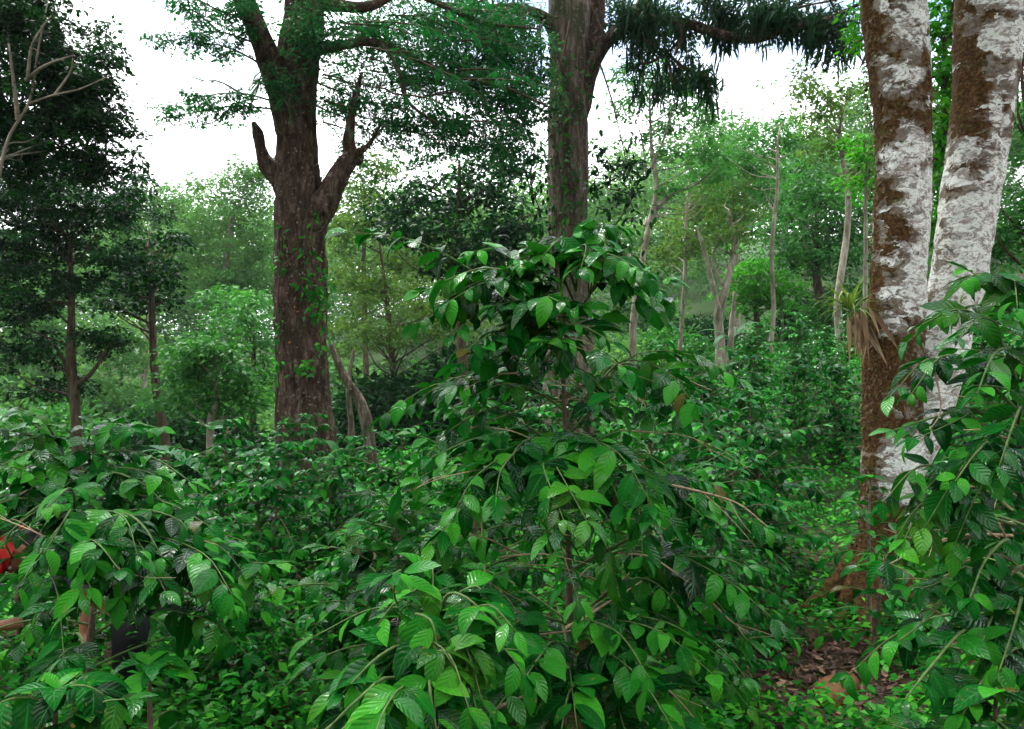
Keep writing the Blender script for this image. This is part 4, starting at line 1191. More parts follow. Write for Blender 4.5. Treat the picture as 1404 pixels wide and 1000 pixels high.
    ex = [(loc3(p), ba, .15) for p, ba in [
        ([(1392, 500, 2.35), (1350, 440, 2.3), (1310, 425, 2.25), (1265, 445, 2.2)], .3), ([(1392, 560, 2.35), (1330, 500, 2.25), (1290, 490, 2.2), (1250, 540, 2.15)], .35), ([(1392, 600, 2.35), (1330, 560, 2.25), (1290, 570, 2.2), (1225, 590, 2.15)], .4),
        ([(1392, 450, 2.35), (1370, 390, 2.3), (1345, 375, 2.2), (1320, 385, 2.15)], .3), ([(1392, 680, 2.35), (1320, 650, 2.2), (1260, 640, 2.1), (1210, 690, 2.05)], .45), ([(1392, 720, 2.35), (1320, 700, 2.2), (1270, 690, 2.1), (1240, 740, 2.0)], .5),
        ([(1392, 520, 2.35), (1380, 480, 2.2), (1360, 490, 2.1), (1340, 540, 2.0)], .3), ([(1392, 640, 2.35), (1370, 600, 2.1), (1340, 620, 2.0), (1310, 660, 1.95)], .35), ([(1392, 600, 2.35), (1400, 560, 2.1), (1390, 580, 1.95), (1370, 640, 1.9)], .3),
        ([(1392, 760, 2.35), (1380, 740, 2.1), (1350, 770, 2.0), (1330, 820, 1.9)], .35), ([(1392, 800, 2.35), (1320, 800, 2.1), (1270, 850, 2.0), (1230, 880, 1.95)], .3), ([(1392, 860, 2.35), (1330, 860, 2.0), (1280, 910, 1.85), (1240, 960, 1.8)], .3),
        ([(1392, 900, 2.35), (1390, 890, 2.0), (1350, 930, 1.85), (1320, 980, 1.8)], .3), ([(1392, 850, 2.35), (1400, 820, 2.0), (1390, 860, 1.9), (1370, 920, 1.8)], .3), ([(1392, 420, 2.35), (1400, 380, 2.3), (1420, 380, 2.2), (1440, 410, 2.1)], .3)]]
    r3 = coffee('coffee bush at right edge with long bare twigs, leaves reaching across the lichen trunks', B3, 1.98, .6, 30, 103, ls=.105, extra=ex, low=.15, bare=.35, pair=.056, tint=.45, clones=1)
    bare_twigs(r3, B3, [([(1388, 735, 2.35), (1330, 733, 2.3), (1270, 748, 2.25), (1205, 782, 2.2)], .005), ([(1388, 716, 2.35), (1330, 722, 2.3), (1270, 728, 2.2)], .004), ([(1388, 700, 2.35), (1350, 672, 2.3), (1280, 662, 2.2)], .004),
                        ([(1388, 760, 2.35), (1370, 720, 2.3), (1340, 690, 2.3), (1290, 690, 2.2)], .004), ([(1370, 830, 2.2), (1350, 855, 2.15), (1320, 866, 2.1)], .004), ([(1330, 800, 2.2), (1290, 810, 2.2), (1255, 800, 2.2)], .003),
                        ([(1280, 500, 2.2), (1290, 560, 2.15), (1275, 590, 2.1)], .003)], 3)
    bare_twigs(r3, B3, random_twigs(1280, 1400, 600, 850, 2.0, 2.35, 10, 72), 7)
    bare_twigs(r2, B2, random_twigs(100, 240, 740, 860, 2.3, 2.7, 7, 73), 8)
    for px, py, Y, sp, sd_, lab in ((655, 560, 3.5, .55, 121, 'coffee bush at the left flank of the large central bush, its leaves mixing with it'), (925, 600, 3.5, .6, 122, 'coffee bush at the right flank of the large central bush, under the bare twig tips'),
                                   (560, 690, 3.1, .5, 123, 'knee-high coffee bush between the lowest bush and the left flank of the central bush'), (30, 610, 3.5, .5, 124, 'coffee bush behind the left bush, its big leaves showing at the left edge')):
        b_ = base_at(px, Y)
        coffee(lab, b_, W(px, py, Y)[2] - b_[2], sp, 40, sd_, ls=.115, thin=True, low=.2, bare=.25, pair=.058, rise=.2)
    B4 = base_at(600, 1.95)

    def loc4(pts):
        return [W(*p) - B4 for p in pts]
    ex = [(loc4(p), .25, .35) for p in [
        [(600, 900, 1.95), (570, 830, 1.9), (545, 825, 1.85), (515, 860, 1.8)], [(600, 890, 1.95), (610, 820, 1.9), (640, 820, 1.85), (680, 860, 1.8)], [(600, 950, 1.95), (560, 890, 1.8), (520, 900, 1.7), (470, 950, 1.65)],
        [(600, 960, 1.95), (620, 880, 1.8), (640, 890, 1.7), (660, 960, 1.65)], [(600, 980, 1.95), (540, 930, 1.7), (490, 960, 1.6), (440, 1010, 1.55)], [(600, 990, 1.95), (590, 930, 1.7), (590, 950, 1.6), (600, 1010, 1.55)],
        [(600, 880, 1.95), (590, 815, 1.95), (585, 800, 1.95), (560, 815, 1.9)], [(600, 930, 1.95), (560, 850, 1.85), (590, 850, 1.75), (600, 890, 1.7)]]]
    coffee('lowest coffee bush at the bottom edge, bright new leaves right in front of the camera', B4, 1.04, .36, 12, 104, ls=.112, extra=ex, low=.4, bare=.3, pair=.052, tint=.52)
    B5 = base_at(60, 1.75)
    coffee('low broad-leaved coffee bush in the bottom left corner, long drooping leaves', B5, .84, .5, 22, 105, ls=.125, thin=True, low=.3, bare=.15, pair=.052, tint=.38, young=.02)
    B6 = base_at(1350, 1.85)
    coffee('low coffee bush in the bottom right corner under the bare twigs', B6, .82, .5, 24, 106, ls=.12, low=.3, bare=.15, pair=.055, tint=.45, young=.05)
    B7 = base_at(215, 2.15)
    coffee('small coffee seedling with two yellowish leaves, bottom left in front of the bush', B7, .82, .2, 6, 107, ls=.14, low=.5, bare=.3, pair=.1, tint=.85, young=.6)
    B8 = base_at(1195, 4.2)
    coffee('young coffee plant with wide leaves at the foot of the lichen-covered tree', B8, .62, .36, 14, 108, ls=.13, low=.15, bare=.2, pair=.09, tint=.5)
    B9 = base_at(1190, 4.55)
    coffee('upright young coffee plant touching the left root of the lichen-covered tree', B9, .95, .25, 12, 109, ls=.12, low=.45, bare=.3, pair=.09, tint=.45)


near_bushes()


def rows():
    rg = np.random.default_rng(200)
    G = 'coffee bushes in the middle distance'
    spots = [
        (300, 578, 6.0, .62, 'coffee bush below the short round tree, its top meeting the pale forked stem'), (400, 572, 7.4, .62, 'coffee bush crowding the foot of the dark furrowed trunk'),
        (205, 622, 5.2, .62, 'coffee bush behind the left bush, under the slim straight tree'), (486, 600, 6.4, .6, 'coffee bush just right of the dark trunk, below the brown leaning snag'),
        (545, 590, 5.0, .5, 'taller coffee bush between the dark trunk and the central bush'), (355, 612, 4.9, .6, 'coffee bush in front of the dark trunk, a step to its left'),
        (548, 680, 4.3, .55, 'low coffee bush left of the central bush, level with its middle leaves'), (95, 650, 6.6, .6, 'coffee bush under the dark layered tree at left'),
        (20, 632, 5.4, .6, 'coffee bush at the far left edge behind the leaning leaves'), (445, 628, 5.2, .6, 'coffee bush in front of the dark trunk, a step to its right'),
        (640, 600, 5.6, .6, 'coffee bush showing through the left half of the central bush'), (965, 556, 5.2, .62, 'coffee bush right of the central bush, nearest on that side'),
        (1040, 540, 6.0, .6, 'coffee bush second out from the central bush on the right'), (1010, 628, 4.5, .55, 'low coffee bush in front of the right-hand pair, beside the bare twig tip'),
        (900, 500, 7.8, .65, 'coffee bush behind the right shoulder of the central bush, below airy tree'),
        (960, 490, 8.8, .65, 'coffee bush below the thin white-stemmed tree'), (1025, 484, 9.6, .65, 'coffee bush below the plant with pale drooping leaves'),
        (1090, 478, 10.5, .65, 'coffee bush below the slender stem, half way up the slope'), (1150, 492, 9.4, .6, 'coffee bush below the bromeliad, beside the lichen trunk'),
        (1130, 448, 13, .7, 'coffee bush on the slope, at the foot of the crooked pale stem'), (1175, 420, 15, .7, 'coffee bush high on the slope touching lichen trunk outline'),
        (1090, 432, 15, .7, 'coffee bush high on the slope at the foot of the slender stem'), (1035, 446, 14.5, .7, 'coffee bush on the slope just right of the pale drooping leaves'),
        (960, 462, 14.5, .7, 'coffee bush on the slope just left of the pale drooping leaves'), (905, 470, 13.5, .7, 'coffee bush at the foot of the airy tree'),
        (1385, 440, 6.6, .6, 'coffee bush at the right edge, half way up, behind the long-twigged one'), (1350, 410, 9.2, .6, 'coffee bush seen right of the twin trunks on the rising slope'),
        (1345, 560, 5.2, .55, 'coffee bush behind the right-hand lichen trunk, low down'), (1290, 620, 6.2, .5, 'coffee bush just behind the base of the lichen-covered tree'),
        (790, 505, 8.0, .6, 'coffee bush hidden behind the dome of the central bush'), (735, 540, 6.4, .6, 'coffee bush behind the stems of the central bush'),
        (330, 770, 3.5, .4, 'low coffee bush right of the left bush, standing in the herb patch'),
        (470, 730, 3.8, .4, 'coffee bush above the lowest bush, left of the central bush'), (980, 740, 3.6, .4, 'low coffee bush right of the central bush, under its bare twig tip'),
        (270, 690, 4.2, .45, 'low coffee bush between the left bush and the herb patch'),
    ]
    protos = {}
    for i, (px, py, Y, sp, lab) in enumerate(spots):
        b = base_at(px, Y)
        h = W(px, py, Y)[2] - b[2]
        kind = i % 4
        if kind not in protos:
            hp = 1.55
            protos[kind] = coffee(lab, b, hp, .68, 72, 210 + kind, ls=.125, hi=False, group=G, low=.1, bare=.12, pair=.06, stems=2, young=.1, tint=.5)
            s = h / hp
            protos[kind].scale = (s, s, s)
            protos[kind].rotation_euler = (0, 0, rg.uniform(0, 6.28))
        else:
            copy_tree(protos[kind], tuple(b), rg.uniform(0, 6.28), h / 1.55, lab, G)


rows()


# ---------------------------------------------------------------- broad-leaved plants, snag, stump
def broad_plant(label, px, Y, specs, seed, w=.22, mat='banana'):
    """specs: (azimuth, elevation, length, droop)"""
    rg = np.random.default_rng(seed)
    b = base_at(px, Y)
    root = thing('banana_plant', label, 'banana plant', tuple(b))
    st = MB()
    top = specs[0][4] if len(specs[0]) > 4 else .4
    tube(st, [np.array([0, 0, -.1]), np.array([0, 0, top])], [.07, .045], 10, 4, rough=.1, rg=rg)
    st.build('stem', M['green_twig'], root)
    for s in specs:
        az, el, L, dr = s[:4]
        m = MB()
        d = np.array([math.cos(az) * math.cos(el), math.sin(az) * math.cos(el), math.sin(el)])
        place(m, [leaf_tpl(14, 4, w, dr, .5, a=.8, tip=.6, wave=.02)], [[0, 0, top * .9]], [d], [UP - d * d[2] + [0, -.1, 0]], [L], [.5], rg)
        m.build('leaf', M[mat], root)


broad_plant('plant with long pale drooping leaves on the slope, beside the broken stump', 1003, 15.5, [(PI - .2, .75, 1.1, 2.2, 1.35), (.05, .95, 1.3, 2.3), (2.6, .3, .9, 1.8), (-.6, .4, .9, 1.9), (3.9, .5, .8, 2.2), (1.2, .9, .9, 1.6)], 301, w=.16)
broad_plant('grey-green banana plant with upright leaves at far left behind the coffee', 82, 5.8, [(.3, 1.1, .9, .9, .5), (2.6, 1.2, .9, .8), (-.5, .7, .8, 1.0), (3.6, .7, .8, 1.2), (-1.5, 1.1, .7, .8)], 302)
broad_plant('banana plant with a raised blade left of the dark trunk', 292, 7.6, [(2.8, .55, .9, .5, .75), (.4, .8, .7, 1.0), (-1.2, .9, .7, 1.0)], 303)
broad_plant('banana plant with bent blades right of the dark trunk base', 466, 8.6, [(-.2, 1.0, .6, 1.9, .75), (2.4, 1.2, .5, 1.6), (.2, 1.3, .5, 1.5), (-1.6, .8, .5, 1.6)], 304, w=.2, mat='mid')


def snags():
    rg = np.random.default_rng(310)
    for nm, lab, cat, pts, r, mat in [
        ('dead_trunk', 'leaning brown dead trunk with a broken end, right of the dark furrowed trunk', 'dead trunk', [(452, 470, 12), (468, 510, 12), (490, 545, 12), (503, 585, 12), (510, 640, 12)], [.05, .06, .08, .10, .10], 'bark_brown'),
        ('stump', 'jagged pale broken stump on the slope beside the drooping pale leaves', 'stump', [(1007, 400, 15.3), (1004, 440, 15.3), (1001, 480, 15.3), (1000, 510, 15.3)], [.015, .05, .065, .07], 'bark_pale'),
        ('dead_trunk', 'slim brown dead stem in the brush, just left of the leaning brown dead trunk', 'dead trunk', [(485, 480, 15), (478, 530, 15), (482, 600, 15)], [.03, .05, .06], 'bark_brown'),
    ]:
        p = WL(pts)[::-1]
        x, y = p[0][:2]
        p = [np.array([x, y, float(ground_z(x, y)) - .1])] + [q for q in p if q[2] > float(ground_z(x, y))]
        m = MB()
        tube(m, p, [r[-1]] + r[::-1], 12, 6, rough=.2, rg=rg)
        tag(m.build(nm, M[mat], None, tuple(p[0])), lab, cat)


snags()


# ---------------------------------------------------------------- climbers on the trunks
def climber(label, clumps, seed, ls=.1, per=26, drop=.3, tint=.5, mat='weed', org=None):
    rg = np.random.default_rng(seed)
    C = np.array(WL([c[:3] for c in clumps]))
    org = C[-1] if org is None else org
    root = thing('climbing_vine', label, 'climbing vine', tuple(org))
    m, st = MB(), MB()
    for c, q in zip(C, clumps):
        k = int(per * q[3])
        P = c + rv(rg, k, .5) * np.array([q[4], .06, q[5]]) / F * q[2] * [1, F / q[2], 1]
        D = rv(rg, k, .6) + [0, -.35, -drop * 1.5]
        place(m, LEAF2, P, D, UP * .6 + [0, -.7, 0] + rv(rg, k, .4), ls * rg.uniform(.6, 1.3, k), np.clip(rg.normal(tint, .2, k), 0, 1), rg)
    o = np.argsort(-C[:, 2])
    tube(st, [C[i] + [0, .03, 0] for i in o], [.012, .012], 5, 4)
    m.build('foliage', M[mat], root, org)
    st.build('vine_stem', M['bark_thin'], root, org)


climber('leafy vine climbing the right side of the dark furrowed trunk', [(428, 300, 9.63, .5, 20, 30), (424, 345, 9.62, .6, 24, 20), (434, 388, 9.64, 2.0, 26, 26), (438, 412, 9.66, 1.6, 18, 24), (428, 438, 9.62, .6, 18, 20), (420, 505, 9.6, .9, 26, 12), (440, 470, 9.68, .4, 10, 30)], 401)
climber('small vine with few leaves on the left side of the dark furrowed trunk', [(385, 330, 9.64, .5, 14, 26), (383, 365, 9.64, .5, 14, 16), (377, 450, 9.62, .4, 12, 30), (378, 500, 9.62, .5, 12, 20)], 402)
climber('vine draping the upper brown trunk behind the central bush', [(770, 95, 12.6, 1.2, 40, 40), (790, 140, 12.55, 1.4, 40, 40), (762, 180, 12.6, 1.2, 26, 50), (772, 240, 12.6, 1.0, 26, 50), (790, 265, 12.6, 1.4, 40, 40), (765, 300, 12.6, 1.0, 30, 40), (800, 310, 12.6, 1.4, 40, 40)], 403, ls=.13, mat='mid', tint=.4)
climber('dark climber hanging in a curtain right of the brown trunk', [(818, 220, 12.6, 1.2, 16, 50), (830, 255, 12.6, 1.6, 40, 40), (860, 232, 12.6, 1.2, 36, 26), (866, 268, 12.6, 1.2, 24, 40), (850, 300, 12.6, 1.6, 50, 40), (830, 330, 12.6, 1.6, 50, 40), (855, 350, 12.6, .8, 40, 40)], 404, ls=.16, mat='dark', tint=.5)
climber('dark climber hanging in loose strands left of the brown trunk', [(735, 190, 12.8, 1.6, 30, 50), (722, 240, 12.8, 1.6, 40, 50), (740, 290, 12.8, 2.2, 40, 50), (715, 300, 12.8, 2, 50, 50), (745, 340, 12.8, 2, 40, 40)], 405, ls=.14, mat='dark', tint=.4)


# ---------------------------------------------------------------- ground cover, litter, clod
def cover():
    rg = np.random.default_rng(500)
    m = MB()
    n = 21000
    y = 2.3 + 27 * rg.random(n) ** 2.1
    x = (rg.random(n) * 2 - 1) * (.74 * y + .5)
    dirt = ((x - 1.55) / .52) ** 2 + ((y - 3.95) / .55) ** 2
    keep = (rg.random(n) < np.clip((dirt - .55) * 1.2, .06, 1))
    x, y = x[keep], y[keep]
    n = len(x)
    z = ground_z(x, y)
    k = 7
    idx = np.repeat(np.arange(n), k)
    N = len(idx)
    big = np.clip(.6 + .09 * y, .8, 2.2)
    patch = .5 + .5 * np.sin(x * 1.3 + 2) * np.cos(y * 1.1 + x * .4)
    hgt = (rg.uniform(.04, .22, n) + .14 * patch) * np.clip(big, .8, 1.7)
    hgt = hgt + np.where((x < .75) & (y > 2.6) & (y < 6), rg.uniform(0, .34, n), 0)
    hgt = np.where((x > 2.2) & (y < 8), hgt * .6, hgt)
    az = rg.uniform(0, 2 * PI, N)
    off = np.stack([np.cos(az), np.sin(az), 0 * az], -1) * (rg.uniform(.01, .07, N) * big[idx])[:, None]
    off[:, 2] = hgt[idx] * rg.uniform(.35, 1.05, N)
    P = np.stack([x, y, z], -1)[idx] + off
    D = np.stack([np.cos(az), np.sin(az), rg.uniform(-.5, .5, N)], -1)
    S = .058 * big[idx] * rg.uniform(.55, 1.35, N)
    t = np.clip(rg.normal(.5, .25, n)[idx] + rg.normal(0, .1, N) + .12 * patch[idx], 0, 1)
    place(m, HERB, P, D, UP + rv(rg, N, .35), S, t, rg)
    tag(m.build('ground_cover', M['weed']), 'fine-leaved green herbs carpeting the ground between the bushes', 'ground cover', kind='stuff')
    m = MB()
    n = 2600
    a, r = rg.uniform(0, 2 * PI, n), rg.random(n) ** .6
    x = 1.55 + np.cos(a) * r * .75
    y = 3.95 + np.sin(a) * r * .8
    e = rg.random(n) < .25
    x[e] = rg.uniform(-3, 3, e.sum())
    y[e] = rg.uniform(2.5, 6, e.sum())
    P = np.stack([x, y, ground_z(x, y) + rg.uniform(.004, .03, n)], -1)
    D = rv(rg, n, 1) * [1, 1, .25]
    place(m, [leaf_tpl(4, 2, .45, d, f) for d, f in ((.6, .5), (-.9, .3), (1.4, .8))], P, D, UP + rv(rg, n, .5), rg.uniform(.015, .1, n) * rg.uniform(.5, 1, n), np.clip(rg.normal(.4, .32, n), 0, 1), rg)
    for k in range(46):
        a_, r_ = rg.uniform(0, 2 * PI), rg.random() ** .5
        p = np.array([1.55 + math.cos(a_) * r_ * .75, 3.95 + math.sin(a_) * r_ * .8, 0])
        p[2] = float(ground_z(p[0], p[1])) + .02
        d_ = rv(rg, 1, .09)[0] * [1, 1, .12]
        tube(m, [p - d_, p + rv(rg, 1, .008)[0], p + d_], [.004, .002], 5, 3, tint=rg.random())
    tag(m.build('leaf_litter', M['litter']), 'brown fallen leaves strewn over the bare soil near the lichen-covered tree', 'leaf litter', kind='stuff')
    # orange-brown lump of earth
    B = np.array([*W(1150, 958, 3.86)[:2], 0.])
    B[2] = float(ground_z(B[0], B[1]))
    m = MB()
    nu, nv = 28, 14
    U, V = np.meshgrid(np.arange(nu) / nu, np.linspace(0, 1, nv + 1))
    ph = V * PI
    rr = 1 + .35 * (vnoise(U, V, 5, 4, rg) - .5) + .12 * (vnoise(U, V, 12, 9, rg) - .5)
    P = np.stack([np.cos(U * 2 * PI) * np.sin(ph), np.sin(U * 2 * PI) * np.sin(ph), np.cos(ph)], -1) * rr[..., None] * [.09, .17, .075]
    ca, sa = math.cos(-.75), math.sin(-.75)
    P = np.stack([P[..., 0] * ca - P[..., 1] * sa, P[..., 0] * sa + P[..., 1] * ca, P[..., 2] + .02], -1)
    i = np.arange(nv)[:, None] * nu
    j = np.arange(nu)[None]
    j2 = (j + 1) % nu
    q = np.stack([i + j, i + nu + j, i + nu + j2, i + j2], -1).reshape(-1, 4)
    m.add(P.reshape(-1, 3), q)
    tag(m.build('earth_clod', plain_mat('orange_clay', (.10, .036, .007), rough=.7, var=.35, scale=14, bump=.6)), 'smooth orange-brown lump of earth on the bare soil', 'earth clod')
    bpy.data.objects['earth_clod'].location = B


cover()


# ---------------------------------------------------------------- the person behind the left bush
def person():
    skin = plain_mat('skin', (.27, .105, .055), rough=.5, var=.1, spec=.4)
    navy = plain_mat('navy_cloth', (.012, .013, .03), rough=.85, var=.4, scale=40, bump=.3)
    black = plain_mat('black_cloth', (.008, .008, .009), rough=.9, var=.4, scale=40, bump=.3)
    red = plain_mat('red_cloth', (.55, .02, .018), rough=.7, var=.25, scale=30, bump=.2)
    hairm = plain_mat('black_hair', (.008, .006, .005), rough=.45, var=.4, scale=80)
    bootm = plain_mat('rubber_boot', (.012, .012, .012), rough=.4, var=.3)
    V = Vector

    def w(px, py, Y):
        return V(W(px, py, Y))

    pelvis, belly, chest, neck0, neck1 = w(190, 792, 3.62), w(158, 772, 3.6), w(112, 764, 3.56), w(82, 760, 3.53), w(62, 756, 3.51)
    sR, eR, hR = w(112, 778, 3.38), w(122, 822, 3.30), w(118, 850, 3.27)
    sL, eL, hL = w(104, 772, 3.72), w(62, 848, 3.42), w(2, 858, 3.34)
    gz = float(ground_z(-1.75, 3.5))
    hipR, kR, aR = w(192, 806, 3.50), w(178, 868, 3.32), V((-1.74, 3.45, gz + .09))
    hipL, kL, aL = w(196, 806, 3.74), w(170, 866, 3.72), V((-1.80, 3.82, gz + .09))
    org = V((-1.76, 3.62, gz))

    def chain(name, chains, link, sub=2, root=(0,)):
        """chains: lists of (point, radius); link: {chain index: (chain, vertex) it grows from}"""
        vs, es, rs, start = [], [], [], []
        for ci, ch in enumerate(chains):
            start.append(len(vs))
            prev = None
            if ci in link:
                a, b = link[ci]
                prev = start[a] + b
            for p, r in ch:
                vs.append(tuple(p - org))
                rs.append(r)
                if prev is not None:
                    es.append((prev, len(vs) - 1))
                prev = len(vs) - 1
        me = bpy.data.meshes.new(name)
        me.from_pydata(vs, es, [])
        o = bpy.data.objects.new(name, me)
        COL.objects.link(o)
        o.modifiers.new('Skin', 'SKIN').use_smooth_shade = True
        if not me.skin_vertices:
            bpy.context.view_layer.objects.active = o
            me.attributes.new('skin', 'FLOAT', 'POINT') if False else None
        sk = me.skin_vertices[0].data
        for i, r in enumerate(rs):
            sk[i].radius = (r, r) if not isinstance(r, tuple) else r
            sk[i].use_root = i in root
        s = o.modifiers.new('Subdivision', 'SUBSURF')
        s.levels = s.render_levels = sub
        dg = bpy.context.evaluated_depsgraph_get()
        me2 = bpy.data.meshes.new_from_object(o.evaluated_get(dg))
        COL.objects.unlink(o)
        bpy.data.objects.remove(o)
        me2.name = name
        return me2

    def hand(wr, d, pn, thumb_side, curl):
        """palm + five unequal bent fingers; d = pointing way, pn = palm normal"""
        d = d.normalized()
        s = d.cross(pn).normalized() * thumb_side
        pn = pn.normalized()
        out = []
        palm = wr + d * .075
        out.append([(wr + d * .035, (.026, .018)), (palm, (.036, .014))])
        for k, (off, L) in enumerate(((.027, .068), (.009, .077), (-.010, .071), (-.028, .055))):
            b = palm + s * off + d * .012
            q = [b]
            a = 0.15
            for f in (.45, .32, .23):
                a += curl * (1 + .12 * k)
                q.append(q[-1] + (d * math.cos(a) + pn * math.sin(a)) * L * f + s * off * .12)
            out.append([(q[0], .0095), (q[1], .0085), (q[2], .0078), (q[3], .006)])
        b = wr + d * .03 + s * .03
        out.append([(b, .012), (b + (s * .7 + d * .7) * .03, .0105), (b + (s * .55 + d * .9) * .056 + pn * .008, .008)])
        return out

    body = [[(pelvis, .125), (belly, .115), (chest, .125), (neck0, .06), (neck1, .055)],
            [(sR, .055), (eR, .040), (hR, .027)], [(sL, .05), (eL, .034), (hL, .024)],
            [(hipR, .088), (kR, .056), ((kR * .45 + aR * .55), .050), (aR, .036), (aR + V((-.12, -.01, -.05)), .034), (aR + V((-.19, -.01, -.055)), .024)],
            [(hipL, .088), (kL, .056), ((kL * .45 + aL * .55), .050), (aL, .036), (aL + V((-.12, .01, -.05)), .034), (aL + V((-.19, .01, -.055)), .024)]]
    link = {1: (0, 2), 2: (0, 2), 3: (0, 0), 4: (0, 0)}
    hd = hand(hR, V((.05, -.1, -1)), V((-1, -.1, 0)), 1, .28)
    k = len(body)
    for i, c in enumerate(hd):
        link[k + i] = (1, 2) if i == 0 else ((k, 1) if i < 5 else (k, 0))
    body += hd
    hd = hand(hL, V((-1, -.12, -.15)), V((0, .1, -1)), -1, .3)
    k = len(body)
    for i, c in enumerate(hd):
        link[k + i] = (2, 2) if i == 0 else ((k, 1) if i < 5 else (k, 0))
    body += hd
    me = chain('person', body, link)
    # head: skull, jaw, nose, ears, lips, grown together with the body by a voxel remesh
    import bmesh
    from mathutils import Matrix
    fwd = (neck1 - neck0).normalized()                       # crown direction along the neck
    face = V((-.35, -.45, -.82))
    face = (face - fwd * face.dot(fwd)).normalized()
    side = fwd.cross(face).normalized()
    hc = neck1 + fwd * .10 + face * .015
    bm = bmesh.new()
    bm.from_mesh(me)

    def ell(c, rx, ry, rz):
        m = Matrix((side, face, fwd)).transposed().to_4x4()
        m.translation = c - org
        bmesh.ops.create_uvsphere(bm, u_segments=20, v_segments=14, radius=1, matrix=m @ Matrix.Diagonal((rx, ry, rz, 1)))
    ell(hc, .076, .094, .108)
    ell(hc + face * .03 - fwd * .075, .052, .055, .045)
    ell(hc + face * .098 - fwd * .02, .014, .020, .026)
    ell(hc + face * .082 - fwd * .066, .024, .012, .006)
    ell(hc + face * .080 - fwd * .078, .022, .012, .006)
    ell(hc + face * .082 + fwd * .024, .05, .014, .010)
    for s in (-1, 1):
        ell(hc + side * s * .078 - fwd * .01, .010, .022, .032)
    tmp = bpy.data.meshes.new('person')
    bm.to_mesh(tmp)
    bm.free()
    o = bpy.data.objects.new('person', tmp)
    COL.objects.link(o)
    r = o.modifiers.new('Remesh', 'REMESH')
    r.mode = 'VOXEL'
    r.voxel_size = .0055
    r.use_smooth_shade = True
    sm_ = o.modifiers.new('Smooth', 'SMOOTH')
    sm_.factor, sm_.iterations = .5, 2
    dg = bpy.context.evaluated_depsgraph_get()
    me2 = bpy.data.meshes.new_from_object(o.evaluated_get(dg))
    o.modifiers.clear()
    o.data = me2
    me2.materials.clear()
    me2.materials.append(skin)
    for p in me2.polygons:
        p.use_smooth = True
    o.location = org
    tag(o, 'person in dark clothes bending behind the left bush, red cap and bare forearms showing', 'person')

    def wear(name, chains, link, mat, sub=2):
        m = chain(name, chains, link, sub)
        m.materials.append(mat)
        for p in m.polygons:
            p.use_smooth = True
        c = bpy.data.objects.new(name, m)
        COL.objects.link(c)
        c.parent = o
        return c
    mid = lambda a, b, t: a.lerp(b, t)
    wear('shirt', [[(pelvis + (pelvis - belly) * .25, .135), (pelvis, .150), (belly, .148), (chest, .15), (mid(neck0, chest, .15), .085)], [(sR, .078), (mid(sR, eR, .7), .062), (mid(eR, hR, .15), .056)], [(sL, .078), (mid(sL, eL, .7), .062), (mid(eL, hL, .3), .045)]], {1: (0, 3), 2: (0, 3)}, navy)
    wear('trousers', [[(mid(pelvis, belly, .5), .143), (pelvis, .156)], [(hipR, .112), (kR, .08), (mid(kR, aR, .95), .060)], [(hipL, .112), (kL, .08), (mid(kL, aL, .95), .060)]], {1: (0, 1), 2: (0, 1)}, black)
    for a, yy in ((aR, -.01), (aL, .01)):
        wear('boot', [[(a + V((0, 0, .16)), .052), (a, .050), (a + V((-.11, yy, -.045)), .046), (a + V((-.19, yy, -.052)), .036)]], {}, bootm)

    def shell(name, parts, mat, parent=o):
        b = bmesh.new()
        for c, rx, ry, rz, zmin in parts:
            m = Matrix((side, face, fwd)).transposed().to_4x4()
            m.translation = c - org
            g = bmesh.ops.create_uvsphere(b, u_segments=24, v_segments=16, radius=1)
            if zmin is not None:
                bmesh.ops.delete(b, geom=[v for v in g['verts'] if v.co.z < zmin], context='VERTS')
                vs = [v for v in g['verts'] if v.is_valid]
            else:
                vs = g['verts']
            bmesh.ops.transform(b, matrix=m @ Matrix.Diagonal((rx, ry, rz, 1)), verts=vs)
        mm = bpy.data.meshes.new(name)
        b.to_mesh(mm)
        b.free()
        mm.materials.append(mat)
        for p in mm.polygons:
            p.use_smooth = True
        c = bpy.data.objects.new(name, mm)
        COL.objects.link(c)
        c.parent = parent
        return c
    cap = shell('cap', [(hc + fwd * .01 - face * .004, .087, .105, .118, -.05), (hc + face * .10 + fwd * .035, .07, .075, .012, None)], red)
    shell('hair', [(hc - face * .018 - fwd * .03, .081, .088, .095, None)], hairm)
    for s in (-1, 1):
        shell('eye', [(hc + face * .083 + side * s * .03 + fwd * .004, .012, .010, .009, None)], plain_mat('eye_white', (.5, .48, .45), rough=.2, var=.05))


person()


# ---------------------------------------------------------------- air, sky, sun, camera
def haze():
    bm_v = np.array([[x, y, z] for z in (-6, 62) for y in (-28, 205) for x in (-200, 200)], float)
    q = np.array([[0, 2, 3, 1], [4, 5, 7, 6], [0, 1, 5, 4], [2, 6, 7, 3], [0, 4, 6, 2], [1, 3, 7, 5]])
    m = MB()
    m.add(bm_v, q)
    g = NT('haze')
    v = g.n('VolumePrincipled', {'Color': (.86, .92, .95, 1), 'Density': HAZE, 'Anisotropy': .2})
    oo = g.n('OutputMaterial')
    g.t.links.new(v.outputs[0], oo.inputs['Volume'])
    o = m.build('haze', g.m, smooth=False)
    o['kind'] = 'stuff'
    o['label'] = 'thin pale haze in the air between the trees'
    o['category'] = 'haze'


HAZE = 0.0003
haze()

EL, AZ = math.radians(64), math.radians(-35)      # the sun stands high ahead and to the left, behind thin cloud


